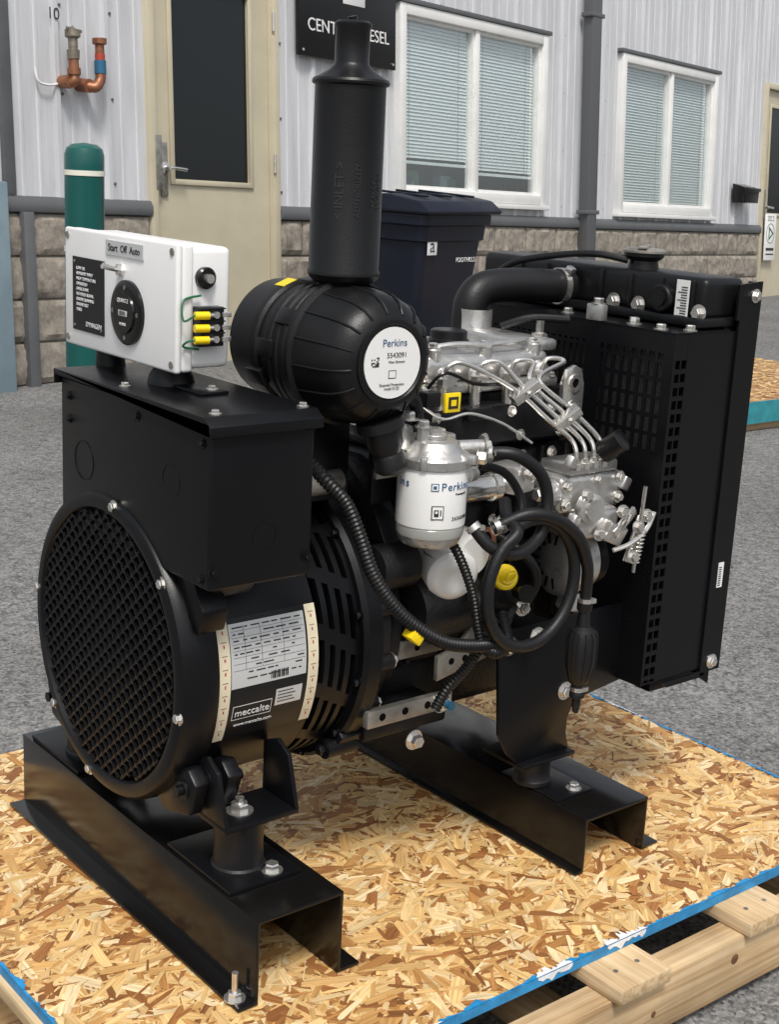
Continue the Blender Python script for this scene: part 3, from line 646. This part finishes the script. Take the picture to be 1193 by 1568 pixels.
# --- air cleaner
ax_,az_=1.055,.757
p=Part('air_cleaner',gen)
p.lathe((ax_,1.535,az_),(0,-1,0),[(0,0),(0,.066),(.008,.078),(.06,.080),(.063,.084),(.073,.084),(.076,.080),(.10,.082),(.103,.087),(.110,.087),(.112,.084),(.118,.084),(.120,.088),(.127,.088),(.129,.085),(.135,.085),(.137,.0895),(.144,.0895),(.146,.087),(.151,.0925),(.159,.0925),(.162,.087),(.175,.085),(.205,.082),(.222,.078),(.236,.070),(.2455,.058),(.2475,.053),(.2510,.053),(.2515,.0515),(.2515,.0475),(.2495,.046),(.2495,0)],PLA,96)
for k in range(16):
    a=2*math.pi*(k+.3)/16
    p.tube([(ax_+q*math.cos(a),y,az_+q*math.sin(a)) for y,q in ((1.535-.163,.0868),(1.535-.176,.0852),(1.535-.205,.0823),(1.535-.222,.0782),(1.535-.236,.0703),(1.535-.245,.0590))],.0017,PLA,8,3)
p.lathe((ax_,1.2855,az_),(0,-1,0),[(0,.0435),(.0012,.0435),(.0015,.0)],WLAB,48)
for (a,yy) in ((205,1.46),(150,1.40),(30,1.40),(178,1.43)):
    t=math.radians(a); p.obox((ax_+.086*math.cos(t),yy,az_+.086*math.sin(t)),(.012,.035,.022),PLA,(0,-t,0),.002)
p.obox((ax_-.030,1.472,az_+.0785),(.022,.020,.001),YEL,(0,-.38,0))
p.obox((ax_-.015,1.42,az_+.083),(.03,.05,.012),PLA,(0,-.2,0),.002)
p.box((ax_-.05,1.44,az_-.10),(ax_+.05,1.47,az_-.07),BLK,.002); p.box((ax_-.04,1.40,.56),(ax_+.03,1.48,az_-.08),BLK,.003)
p.lathe((ax_+.008,1.315,az_-.075),(.28,-.1,-1),[(0,0),(0,.030),(.012,.030),(.014,.025),(.035,.023),(.045,.018),(.05,.020),(.065,.021),(.07,.016),(.07,0)],RUB,28)
p.done()
text('Perkins',(ax_+.002,1.2837,az_+.024),*NY,.013,TXTB,gen,'cleaner_label_brand',.0001); text('5543091',(ax_+.006,1.2837,az_+.009),*NY,.009,TXTK,gen,'cleaner_label_number',.0001); text('Filter Element',(ax_+.006,1.2837,az_+.001),*NY,.0045,TXTK,gen,'cleaner_label_type',.0001); text('Essential Protection\nInstall 01/22',(ax_,1.2837,az_-.029),*NY,.0048,TXTK,gen,'cleaner_label_note',.0001)
p=Part('cleaner_label_code',gen)
for i in range(6):
    for j in range(6):
        if rq.random()>.45: p.box((ax_-.033+i*.002,1.2838,az_-.004+j*.002),(ax_-.0312+i*.002,1.2839,az_-.0022+j*.002),TXTK)
p.box((ax_-.006,1.2838,az_-.019),(ax_+.006,1.2839,az_-.009),TXTK); p.box((ax_-.005,1.28375,az_-.018),(ax_+.005,1.2838,az_-.010),WLAB); p.done()
# --- intake stack
p=Part('intake_stack',gen); sx,sy=1.057,1.393
p.lathe((sx,sy,0),(0,0,1),[(.82,.0),(.82,.030),(.842,.030),(.843,.036),(.848,.042),(.853,.0455),(.857,.0455),(.86,.044),(1.078,.0435),(1.080,.047),(1.083,.0475),(1.086,.046),(1.090,.038),(1.096,.028),(1.102,.0225),(1.105,.021),(1.143,.021),(1.146,.0225),(1.150,.0225),(1.153,.018),(1.153,0)],PLA,72)
p.cyl((sx,sy,1.15),(sx-.002,sy,1.158),.006,PLA,12)
p.done()
d1=V((-.62,-.785,0)); side=V((.785,-.62,0))
EMB=mat('embossed_plastic',(.030,.030,.032),.3)
for off,body,sz in ((-.18,'< INLET >',.016),(.33,'AUTHORIZED',.010),(.85,'STANLEY',.009),(1.05,'DONALDSON',.007)):
    d=(d1*math.cos(off)+side*math.sin(off)); pos=V((sx,sy,.955))+d*.0441
    xd=V((0,0,1)); text(body,pos,xd,d.cross(xd),sz,EMB,gen,'stack_embossing',.0005)
# --- engine block
ENGY0,ENGY1=1.40,1.66
p=Part('engine_block',gen)
p.lathe((0,1.53,.367),(1,0,0),[(1.101,0),(1.101,.185),(1.13,.18),(1.15,.16),(1.165,.16),(1.165,0)],CAST,64)
p.box((1.165,ENGY0,.30),(1.50,ENGY1,.60),CAST,.012,3)
p.box((1.18,1.41,.60),(1.49,1.65,.685),CAST,.008,3)
p.box((1.18,1.43,.20),(1.48,1.63,.30),CAST,.02,3)
for x in (1.19,1.24,1.29,1.34,1.39,1.44,1.49): p.box((x-.006,1.392,.33),(x+.006,1.41,.60),CAST,.003)
for z in (.36,.45,.54): p.box((1.17,1.388,z),(1.50,1.405,z+.012),CAST,.003)
for x in (1.2,1.27,1.34,1.41,1.47):
    p.bolt((x,1.40,.31),(0,-1,0),.006,.006,BLK); p.bolt((x,1.388,.50),(0,-1,0),.006,.006,STE); p.bolt((x-.02,1.388,.59),(0,-1,0),.006,.006,STE)
p.box((1.19,1.375,.615),(1.47,1.41,.672),CAST,.008)
for x in (1.21,1.28,1.35,1.43): p.bolt((x,1.375,.66),(0,-1,0),.0055,.005,STE); p.bolt((x+.02,1.375,.625),(0,-1,0),.0055,.005,STE)
p.box((1.50,1.45,.33),(1.52,1.61,.66),CAST,.01)
p.lathe((1.17,1.37,.40),(1,0,0),[(0,0),(0,.045),(.01,.05),(.10,.05),(.11,.042),(.17,.042),(.18,.03),(.18,0)],CAST,32)
p.lathe((1.10,1.36,.47),(1,0,0),[(0,0),(0,.03),(.01,.032),(.06,.032),(.07,.02),(.07,0)],CAST,24)
for a in (-35,-10,15,40,65,90):
    t=math.radians(180-a); q=(1.53+.178*math.cos(t),.367+.178*math.sin(t)); p.cyl((1.101,*q),(1.135,*q),.013,CAST,16,bev=.002); p.bolt((1.135,*q),(1,0,0),.008,.007)
p.prism([(1.36,.50),(1.40,.56),(1.46,.60),(1.50,.60),(1.50,.55),(1.42,.50)],0,1.12,1.155,CAST,.003)
p.box((1.075,1.33,.600),(1.125,1.336,.655),STED,.001); p.cyl((1.09,1.33,.64),(1.09,1.3295,.64),.004,DARK,12); p.cyl((1.09,1.33,.615),(1.09,1.3295,.615),.004,DARK,12)
p.cyl((1.00,1.40,.585),(1.07,1.40,.585),.016,STED,24,bev=.002); p.bolt((1.0,1.40,.585),(-1,0,0),.009,.008)
p.done()
p=Part('valve_cover',gen)
p.box((1.20,1.395,.686),(1.46,1.60,.700),SIL,.004,2); p.box((1.208,1.405,.700),(1.452,1.592,.738),SIL,.014,4)
for x in (1.235,1.33,1.425):
    p.cyl((x,1.418,.70),(x,1.418,.748),.012,SIL,20,bev=.002); p.bolt((x,1.418,.748),(0,0,1),.0065,.006)
    p.box((x-.004,1.43,.736),(x+.004,1.58,.744),SIL,.002)
p.lathe((1.335,1.50,.738),(0,0,1),[(0,0),(0,.03),(.008,.03),(.01,.027),(.020,.027),(.022,.024),(.022,0)],PLA,32)
for x in (1.215,1.26,1.31,1.36,1.41,1.45): p.bolt((x,1.400,.7),(0,0,1),.005,.005)
for x in (1.24,1.30,1.36,1.42): p.lathe((x,1.400,.712),(0,-1,-.15),[(0,0),(0,.014),(.008,.014),(.012,.010),(.018,.010),(.018,0)],SIL,24)
p.box((1.41,1.41,.735),(1.47,1.56,.752),SIL,.006); p.lathe((1.44,1.56,.70),(0,0,1),[(0,0),(0,.035),(.03,.035),(.05,.026),(.08,.026)],SIL,28)
p.lathe((1.46,1.44,.745),(0,0,1),[(0,0),(0,.012),(.012,.012),(.014,.006),(.030,.006),(.030,0)],STE,6)
p.tube([(1.22,1.43,.745),(1.27,1.415,.752),(1.33,1.41,.750),(1.40,1.415,.752),(1.45,1.43,.75)],.004,SIL,8)
p.done()
p=Part('injector_lines',gen)
for i in range(4):
    x0=1.225+i*.062
    p.cyl((x0,1.385,.665),(x0,1.385,.70),.008,STE,12); p.lathe((x0,1.385,.70),(0,0,1),[(0,0),(0,.009),(.012,.009),(.014,.006),(.014,0)],STE,6)
    ex=1.405+i*.018
    p.tube([(x0,1.383,.712),(x0+.006,1.378,.730),(x0+.03,1.368,.732-.002*i),(1.330+i*.015,1.350,.695+.004*i),(1.375+i*.016,1.328,.655+.003*i),(ex,1.310,.628),(ex+.004,1.300,.610),(ex+.004,1.300,.592)],.0034,STE,10,8)
for (c_) in ((1.345,1.345,.693),(1.405,1.320,.655)): p.obox(c_,(.014,.018,.045),STE,(.3,.9,0),.002); p.bolt((c_[0]-.004,c_[1]-.012,c_[2]),(0,-1,0),.004,.003)
p.tube([(1.20,1.385,.70),(1.22,1.372,.722),(1.27,1.368,.705),(1.33,1.37,.70),(1.40,1.37,.69),(1.46,1.38,.66)],.0025,BLKG,8)
p.tube([(1.18,1.37,.68),(1.21,1.36,.662),(1.25,1.352,.668),(1.31,1.35,.650),(1.36,1.34,.62)],.0022,STE,8)
p.done()
p=Part('lifting_eye',gen); p.prism([(1.455,.62),(1.495,.62),(1.495,.69),(1.488,.712),(1.475,.718),(1.46,.712),(1.452,.69)],1,1.375,1.384,STE,.001); p.lathe((1.474,1.375,.692),(0,-1,0),[(0,.007),(.003,.007),(.003,.013),(0,.013)],STE,24); p.bolt((1.474,1.375,.655),(0,-1,0),.008,.006); p.cyl((1.474,1.3748,.692),(1.474,1.374,.692),.007,DARK,20); p.done()
# fuel filter
p=Part('fuel_filter',gen); fx,fy=1.148,1.305
p.lathe((fx,fy,0),(0,0,1),[(.512,0),(.512,.030),(.516,.038),(.522,.041),(.528,.0425)],SIL,56); p.lathe((fx,fy,0),(0,0,1),[(.528,.0435),(.532,.0445),(.540,.0445),(.542,.043)],LGL,56)
p.lathe((fx,fy,0),(0,0,1),[(.541,.0435),(.543,.0455),(.548,.0458),(.612,.0458),(.617,.0445),(.619,.041)],WHF,64)
p.lathe((fx,fy,0),(0,0,1),[(.617,.042),(.619,.048),(.630,.049),(.634,.046),(.640,.036),(.650,.030),(.652,.022),(.652,0)],SIL,48)
p.cyl((fx-.02,fy,.648),(fx-.02,fy,.668),.008,SIL,16); p.bolt((fx-.02,fy,.668),(0,0,1),.0075,.008); p.bolt((fx+.018,fy+.01,.65),(0,0,1),.0075,.010); p.cyl((fx+.04,fy,.636),(fx+.075,fy-.01,.636),.010,SIL,16,bev=.001); p.bolt((fx+.075,fy-.01,.636),(1,-.2,0),.010,.010)
p.obox((fx,fy+.04,.64),(.11,.05,.02),SIL,(0,0,.1),.004); p.box((fx-.06,fy+.05,.56),(fx+.05,fy+.06,.66),BLK,.002); p.box((fx-.05,fy+.06,.64),(fx+.02,fy+.12,.655),SIL,.003)
p.obox((fx-.045,fy+.02,.655),(.03,.03,.035),SIL,(0,.3,.4),.006); p.bolt((fx-.045,fy+.0,.68),(0,0,1),.008,.009)
p.cyl((fx,fy,.652),(fx,fy,.658),.016,SIL,20,bev=.001); p.lathe((fx,fy,.658),(0,0,1),[(0,0),(0,.009),(.008,.009),(.008,0)],STE,6)
for i in range(4):
    a=.6+i*1.57; p.obox((fx+.045*math.sin(a),fy-.045*math.cos(a),.627),(.010,.010,.018),SIL,(0,0,a),.002)
p.obox((fx+.02,fy-.047,.632),(.012,.02,.012),SIL,(0,0,.4),.002); p.bolt((fx+.05,fy-.03,.628),(.6,-.8,0),.009,.010)
p.done()
rf=.0461
wraptext('Perkins',fx,fy,.598,rf,math.radians(-27),.0145,TXTB,gen,'filter_brand')
wraptext('Powerpart',fx,fy,.588,rf,math.radians(0),.0046,TXTK,gen,'filter_subtitle')
wraptext('26560201',fx,fy,.556,rf,math.radians(-5),.0068,TXTK,gen,'filter_number')
wraptext('ins',fx,fy,.600,rf,math.radians(-104),.0150,TXTB,gen,'filter_brand')
p=Part('filter_symbols',gen)
def onfil(phi,z,w,h,m,o):
    phi=math.radians(phi); d=V((math.sin(phi),-math.cos(phi),0)); c=V((fx,fy,z))+d*(rf+o); p.obox(c,(w,.0006,h),m,(0,0,phi))
onfil(-36,.598,.010,.010,TXTB,0); onfil(-36,.598,.0078,.0078,WLAB,.0004); onfil(-36,.598,.0042,.0042,TXTB,.0008)
onfil(-30,.565,.016,.018,TXTK,0); onfil(-30,.565,.0135,.0155,WLAB,.0004); onfil(-32,.5645,.006,.009,TXTK,.0008); onfil(-32,.566,.003,.003,WLAB,.0012); onfil(-25,.565,.0015,.008,TXTK,.0008)
p.done()
p=Part('oil_filter',gen)
o_=V((1.235,1.40,.47)); d_=V((-.30,-.9,-.18)).normalized()
p.lathe(o_,d_,[(0,0),(0,.036),(.008,.038),(.06,.038),(.085,.037),(.092,.032),(.095,.026),(.096,.018),(.0935,.012),(.0935,0)],WHF,48)
p.lathe(V((1.255,1.38,.475)),V((.0,-1,-.05)),[(0,0),(0,.034),(.04,.034),(.05,.028),(.05,0)],WHF,40); p.done()
text('Perkins',o_+d_*.055+V((-.034,-.006,.020)),(-.1,-.9,-.1),(-.3,-.1,1),.009,TXTK,gen,'oil_filter_brand',.0002)
p=Part('oil_filler_and_dipstick',gen)
p.lathe((1.305,1.34,.43),(-.35,-.9,.35),[(0,0),(0,.012),(.03,.012),(.031,.017),(.034,.018),(.045,.018),(.047,.015),(.047,.012),(.052,.010),(.052,0)],YEL,24)
p.obox((1.283,1.285,.452),(.020,.006,.012),YEL,(.3,0,.2),.002)
p.tube([(1.30,1.34,.42),(1.31,1.345,.38),(1.33,1.38,.34)],.012,CAST); p.lathe((1.315,1.30,.42),(-.3,-.9,.2),[(0,0),(0,.01),(.02,.01),(.02,.013),(.028,.013),(.028,0)],BLKG,20); p.bolt((1.325,1.30,.395),(-.2,-1,.1),.008,.01)
p.tube([(1.27,1.34,.50),(1.262,1.31,.515),(1.262,1.30,.50),(1.268,1.31,.47)],.003,COP,8); p.done()
p=Part('injection_pump',gen)
p.box((1.385,1.30,.52),(1.515,1.40,.575),SIL,.010,3); p.box((1.40,1.30,.575),(1.50,1.36,.592),SIL,.004)
for i in range(4): p.lathe((1.409+i*.018,1.30,.585),(0,0,1),[(0,0),(0,.0085),(.008,.0085),(.009,.006),(.015,.006),(.015,0)],STE,6)
p.box((1.41,1.285,.48),(1.50,1.38,.525),SIL,.012,3); p.cyl((1.365,1.32,.55),(1.39,1.32,.55),.02,SIL,20,bev=.003); p.bolt((1.365,1.32,.55),(-1,0,0),.010,.01)
p.lathe((1.43,1.29,.53),(-.1,-1,0),[(0,0),(0,.022),(.012,.022),(.014,.016),(.02,.016),(.02,0)],SIL,24)
for q in ((1.395,.535),(1.395,.562),(1.505,.535),(1.505,.565),(1.46,.565)): p.bolt((q[0],1.30,q[1]),(0,-1,0),.006,.006)
p.lathe((1.465,1.30,.605),(.2,-.6,.5),[(0,0),(0,.017),(.035,.017),(.038,.012),(.038,0)],PLA,20)
p.obox((1.49,1.27,.505),(.055,.006,.014),STE,(0,-.6,.1),.001); p.obox((1.505,1.262,.48),(.012,.006,.07),STE,(0,.35,0),.001); p.obox((1.475,1.278,.49),(.04,.02,.03),SIL,(.2,.4,0),.004)
for q in ((1.475,1.262,.525),(1.505,1.256,.50),(1.50,1.256,.455),(1.52,1.256,.515),(1.45,1.28,.49),(1.42,1.282,.55)): p.bolt(q,(-.3,-1,.1),.0065,.008)
p.tube([(1.46,1.26,.47),(1.485,1.252,.478),(1.515,1.25,.495),(1.53,1.25,.52)],.0035,STE,8); p.cyl((1.508,1.26,.43),(1.508,1.252,.56),.003,STE,8)
for k in range(9): p.lathe((1.508,1.2565-.0009*k,.445+.006*k),(0,0,1),[(0,.0045),(.0012,.0058),(.0024,.0045)],STE,12)
for q,sz in (((1.39,1.29,.60),.012),((1.515,1.30,.555),.015),((1.40,1.285,.515),.014)): p.obox(q,(sz*1.6,sz,sz*1.3),SIL,(.2,.4,.3),.003)
p.done()
p=Part('fuel_solenoid',gen)
p.lathe((1.215,1.335,.567),(1,0,0),[(0,0),(0,.014),(.01,.014),(.011,.017),(.062,.017),(.064,.020),(.075,.020),(.077,.012),(.09,.012),(.09,0)],STE,32); p.bolt((1.215,1.335,.567),(-1,0,0),.010,.008)
p.lathe((1.215,1.30,.60),(-1,-.3,0),[(0,0),(0,.010),(.016,.010),(.018,.006),(.018,0)],SIL,20); p.bolt((1.285,1.31,.52),(0,-1,.2),.009,.01)
p.obox((1.325,1.34,.575),(.05,.05,.04),SIL,(0,0,.2),.006); p.bolt((1.33,1.31,.585),(0,-1,0),.008,.008); p.obox((1.345,1.345,.53),(.04,.04,.05),CAST,(0,.3,0),.005); p.obox((1.19,1.32,.59),(.02,.03,.03),SIL,(0,.2,.2),.004); p.bolt((1.185,1.30,.60),(0,-1,0),.010,.008)
p.done()
p=Part('charging_alternator',gen)
p.lathe((1.43,1.35,.435),(1,-.15,0),[(0,0),(0,.045),(.004,.052),(.03,.052),(.034,.048),(.055,.046),(.058,.03),(.058,0)],SIL,48); p.lathe((1.49,1.34,.435),(1,0,0),[(0,.035),(.01,.04),(.02,.035)],BLK,32)
for k in range(14):
    a=k*2*math.pi/14; p.obox((1.4295,1.35+.034*math.cos(a),.435+.034*math.sin(a)),(.003,.016,.004),DARK,(a,0,0))
p.obox((1.455,1.33,.375),(.03,.03,.03),SIL,(0,.3,0),.005); p.done()
# hoses
p=Part('fuel_hoses',gen); hr=.0085
c1=V((1.277,1.245,.455)); pts=[V((1.262,1.285,.560)),V((1.245,1.262,.545))]
for k in range(0,18):
    a=math.radians(118+k*21); pts.append(c1+V((math.cos(a)*.084,-.012+k*.0006,math.sin(a)*.088)))
p.tube(pts,hr,RUB,14,8)
p.tube([(1.225,1.29,.628),(1.255,1.265,.628),(1.295,1.255,.60),(1.307,1.25,.56),(1.290,1.243,.52),(1.245,1.236,.502),(1.205,1.245,.513),(1.187,1.265,.54)],hr,RUB,14,8)
p.tube([(1.225,1.30,.610),(1.262,1.29,.598),(1.285,1.28,.565),(1.28,1.27,.53)],.006,RUB,12,8)
p.tube([(1.22,1.262,.532),(1.26,1.24,.552),(1.30,1.228,.545),(1.35,1.228,.512),(1.376,1.232,.47),(1.386,1.238,.44),(1.388,1.24,.41)],hr,RUB,14,8)
for q,dr in (((1.188,1.264,.538),(.3,-.5,-.6)),((1.388,1.24,.412),(0,0,1)),((1.228,1.288,.628),(1,-.4,0)),((1.225,1.26,.535),(1,-.3,.3))): p.clamp(q,dr,hr)
p.tube([(1.24,1.33,.45),(1.25,1.29,.40),(1.28,1.29,.385),(1.31,1.30,.40)],.006,RUB,12,8)
p.tube([(1.30,1.36,.50),(1.33,1.31,.47),(1.35,1.30,.43),(1.34,1.32,.38)],.007,RUB,12,8)
p.done()
p=Part('primer_bulb',gen)
bx_,by_=1.388,1.24
p.lathe((bx_,by_,.245),(0,0,1),[(0,0),(0,.004),(.010,.006),(.022,.0065),(.024,.011),(.030,.011),(.032,.008),(.042,.008),(.046,.013),(.060,.018),(.075,.0215),(.09,.0225),(.115,.022),(.125,.018),(.13,.010),(.15,.008),(.155,.011),(.165,.011),(.168,0)],RUB,32)
for k in range(12):
    a=k*2*math.pi/12; p.tube([(bx_+math.cos(a)*q,by_+math.sin(a)*q,.245+t) for t,q in ((.05,.014),(.06,.0182),(.075,.0217),(.09,.0227),(.115,.0222),(.123,.019))],.0016,RUB,6,3)
p.clamp((bx_,by_,.281),(0,0,1),.0085,.006)
p.done()
p=Part('wiring_conduit',gen)
p.tube([(.952,1.32,.645),(.965,1.295,.622),(.99,1.28,.59),(1.005,1.27,.55),(1.02,1.262,.505),(1.045,1.255,.465),(1.08,1.25,.43),(1.13,1.245,.398),(1.18,1.245,.383),(1.23,1.25,.375),(1.25,1.27,.37)],.0095,PLA,12,10,corr=.0055)
p.tube([(1.215,1.26,.378),(1.195,1.265,.345),(1.17,1.275,.315),(1.16,1.285,.285)],.008,PLA,12,8,corr=.005)
p.tube([(1.16,1.30,.54),(1.175,1.275,.50),(1.19,1.26,.45),(1.195,1.252,.41),(1.20,1.25,.385)],.007,PLA,12,8,corr=.005)
p.tube([(1.20,1.25,.38),(1.225,1.245,.365),(1.26,1.26,.37),(1.275,1.29,.40)],.009,PLA,12,8,corr=.005)
p.tube([(1.13,1.34,.70),(1.15,1.35,.69),(1.165,1.36,.66),(1.16,1.37,.62)],.009,PLA,12,8,corr=.005)
p.tube([(1.24,1.28,.37),(1.29,1.30,.38),(1.33,1.33,.37),(1.37,1.36,.40)],.007,PLA,12,8,corr=.005)
p.obox((1.085,1.252,.412),(.022,.018,.014),YEL,(0,.7,0),.002); p.obox((1.232,1.25,.372),(.03,.024,.024),PLA,(0,.2,0),.003)
p.done()
p=Part('connector_block',gen); p.box((1.175,1.355,.68),(1.20,1.375,.70),PLA,.002); p.box((1.205,1.352,.672),(1.232,1.357,.698),YEL,.001); p.box((1.210,1.3512,.677),(1.227,1.3519,.693),TXTK); p.box((1.214,1.3505,.681),(1.223,1.3511,.689),YEL); p.box((1.255,1.36,.655),(1.30,1.373,.672),PLA,.002); p.done()
p=Part('engine_support_rails',gen)
p.box((1.085,1.335,.253),(1.235,1.347,.277),STED,.001); p.box((1.10,1.375,.323),(1.25,1.387,.350),STED,.001)
for x in (1.11,1.15,1.19): p.cyl((x,1.335,.266),(x,1.3345,.266),.0055,DARK,16); p.cyl((x+.01,1.375,.336),(x+.01,1.3745,.336),.005,DARK,16)
p.bolt((1.215,1.335,.266),(0,-1,0),.011,.012); p.cyl((1.215,1.323,.266),(1.215,1.312,.266),.006,BTP,12)
p.prism([(1.20,.30),(1.33,.325),(1.33,.36),(1.27,.35),(1.26,.37),(1.24,.345),(1.20,.335)],1,1.33,1.338,STED,.001)
for x in (1.225,1.25,1.30): p.cyl((x,1.33,.325),(x,1.3295,.325),.005,DARK,16)
p.bolt((1.19,1.36,.205),(0,-1,0),.010,.012)
p.box((1.10,1.36,.22),(1.25,1.50,.25),CAST,.006); p.lathe((1.12,1.53,.24),(1,0,0),[(0,0),(0,.08),(.06,.08),(.06,0)],CAST,32)
p.done()
for s,nm in ((-1,'engine_mount_plate_near'),(1,'engine_mount_plate_far')):
    p=Part(nm,gen); y=1.53+s*.215
    p.prism([(1.295,.36),(1.57,.36),(1.57,.235),(1.465,.222),(1.452,.195),(1.452,.170),(1.460,.1465),(1.352,.1465),(1.330,.165),(1.310,.20)],1,y-.003,y+.003,BLK,.001)
    yy=y-.003 if s<0 else y+.003
    for q in ((1.318,.335),(1.372,.340),(1.440,.242)): p.bolt((q[0],yy,q[1]),(0,s,0),.0095,.008)
    p.box((1.33,min(y+.0035,1.53+s*.12),.30),(1.42,max(y-.0035,1.53+s*.12),.35),BLK,.002)
    p.done()
# --- radiator and guard
GX,GY0,GY1,GZ0,GZ1=1.553,1.262,1.70,.240,.776
p=Part('fan_guard',gen)
t=.003
p.box((GX+.03,GY0,GZ0+.003),(1.6895,GY0+t,GZ1-.0025),BLK)
p.box((GX+.0032,GY0+.0002,GZ0+.003),(GX+.006,GY0+t,GZ1-.0025),BLK)
z=GZ0+.012
p.box((GX+.006,GY0+.012,GZ0+.003),(GX+.03,GY0+.014,GZ1-.005),DARK)
while z<GZ1-.045:
    p.box((GX+.006,GY0+.0002,z-.0035),(GX+.03,GY0+t,z+.0035),BLK); z+=.0195
p.box((GX+.0165,GY0+.0004,GZ0+.003),(GX+.0195,GY0+t,GZ1-.04),BLK)
p.box((GX+.006,GY0+.0002,GZ1-.04),(GX+.03,GY0+t,GZ1-.0025),BLK)
def slot_panel(y0,y1,z0,z1,ph,pw,bh,bw):
    x0,x1=GX,GX+t; y=y0
    while y<y1: p.box((x0,y,z0),(x1,min(y+bw,y1),z1),BLK); y+=pw
    z=z0
    while z<z1: p.box((x0+.0003,y0,z),(x1-.0003,y1,min(z+bh,z1)),BLK); z+=ph
slot_panel(GY0+.012,GY0+.140,.595,.745,.027,.0165,.006,.0060)
slot_panel(GY0+.165,GY1-.01,.60,.745,.034,.013,.006,.005)
p.box((GX+.018,GY0+.02,.59),(GX+.020,GY1-.02,.75),MESHB)
p.box((GX,GY0,GZ0),(GX+t,GY0+.14,.595),BLK); p.box((GX,GY0,.745),(GX+t,GY1,GZ1-.0025),BLK); p.box((GX,GY0,.595),(GX+t,GY0+.012,.745),BLK)
p.box((GX,GY0+.140,.30),(GX+t,GY0+.165,.745),BLK); p.box((GX,GY1-.01,.30),(GX+t,GY1,.745),BLK); p.box((GX,GY0+.14,GZ0),(GX+t,GY1,.30),BLK)
p.box((GX-.001,GY0-.001,GZ1-.002),(1.675,GY1,GZ1),BLK)
p.box((GX+t,GY1-t,GZ0),(1.69,GY1,GZ1-.003),BLK)
p.box((GX+t,GY0+t,GZ0),(1.69,GY1-t,GZ0+.003),BLK)
for q in ((1.565,1.30),(1.60,1.275),(1.58,1.50)): p.bolt((*q,GZ1),(0,0,1),.007,.007)
p.prism([(1.545,.776),(1.56,.776),(1.56,.80),(1.545,.80)],1,1.40,1.43,SIL,.002); p.bolt((1.555,1.415,.80),(0,0,1),.008,.008); p.bolt((1.575,1.36,.776),(0,0,1),.008,.009)
p.done()
p=Part('radiator_fan',gen)
for k in range(7):
    a=k*2*math.pi/7; p.obox((1.60,1.50+.09*math.cos(a),.50+.09*math.sin(a)),(.004,.15,.06),PLA,(a,.0,0),.002)
p.cyl((1.52,1.50,.50),(1.615,1.50,.50),.035,CAST); p.done()
p=Part('radiator',gen)
p.box((1.640,GY0+.01,.26),(1.675,GY1+.06,.77),MESHB); p.box((1.676,GY0+.01,.245),(1.72,GY1+.07,.78),BLK,.002)
for (y0,y1) in ((GY0-.004,GY0),(GY1+.08,GY1+.084)):
    p.prism([(1.690,.236),(1.690,.790),(1.683,.790),(1.683,.842),(1.737,.846),(1.737,.236)],1,y0,y1,BLK)
    p.prism([(1.60,.2385),(1.6895,.2385),(1.6895,.229),(1.61,.229)],1,y0,y1,BLK)
    p.box((1.733,y1+.0002,.238),(1.7366,y1+.02,.844),BLK)
p.bolt((1.722,GY0-.004,.825),(0,-1,0),.007,.006); p.bolt((1.715,GY0-.004,.252),(0,-1,0),.008,.006)
p.box((1.60,GY0+.02,.215),(1.735,GY0+.05,.236),BLK,.002)
p.prism([(1.69,.235),(1.745,.235),(1.745,.20)],1,GY0+.02,GY0+.026,BLK)
p.box((1.706,GY0-.0055,.375),(1.718,GY0-.0042,.415),WLAB)
for i in range(9): p.box((1.707,GY0-.006,.378+i*.0036),(1.713,GY0-.0055,.3795+i*.0036),TXTK)
p.done()
p=Part('radiator_header_tank',gen)
p.box((1.625,GY0+.012,.790),(1.716,GY1+.05,.850),PLA,.010,3); p.box((1.612,GY0+.006,.779),(1.722,GY1+.06,.793),PLA,.003)
y=GY0+.03
while y<GY1: p.box((1.6205,y,.795),(1.626,y+.006,.845),PLA,.001); y+=.06
p.lathe((1.665,1.43,.85),(0,0,1),[(0,0),(0,.024),(.012,.022),(.015,.027),(.019,.031),(.024,.031),(.026,.027),(.026,0)],PLA,40); p.lathe((1.665,1.43,.8745),(0,0,1),[(0,0),(0,.033),(.003,.033),(.006,.028),(.007,0)],STED,40); p.obox((1.665,1.43,.883),(.064,.014,.004),STED,(0,0,.6),.001)
p.tube([(1.64,1.44,.862),(1.615,1.48,.868),(1.60,1.54,.862),(1.58,1.62,.845),(1.57,1.66,.82)],.0055,RUB,10)
p.cyl((1.625,1.345,.815),(1.608,1.345,.815),.020,PLA,28,bev=.002); p.cyl((1.608,1.345,.815),(1.604,1.345,.815),.012,PLA,20)
for yy in (1.395,1.445,1.28): p.bolt((1.622,yy,.800),(-1,0,0),.0085,.009)
p.box((1.6175,1.298,.788),(1.6185,1.322,.845),WLAB)
for i in range(12): p.box((1.6170,1.301,.792+i*.0038),(1.6175,1.312+.006*(i%3==0),.7935+i*.0038),TXTK)
p.done()
p=Part('radiator_hose',gen)
p.tube([(1.645,1.545,.812),(1.60,1.553,.812),(1.53,1.565,.814),(1.47,1.572,.81),(1.445,1.573,.795),(1.438,1.573,.77),(1.438,1.572,.73)],.026,RUB,20,10)
p.lathe((1.605,1.552,.812),(1,-.15,0),[(0,.0265),(0,.029),(.010,.029),(.010,.0265)],STE,32); p.obox((1.61,1.53,.838),(.012,.014,.012),STE,(.4,0,0),.002)
p.tube([(1.438,1.5,.76),(1.47,1.47,.775),(1.52,1.44,.775)],.006,RUB,10)
p.done()
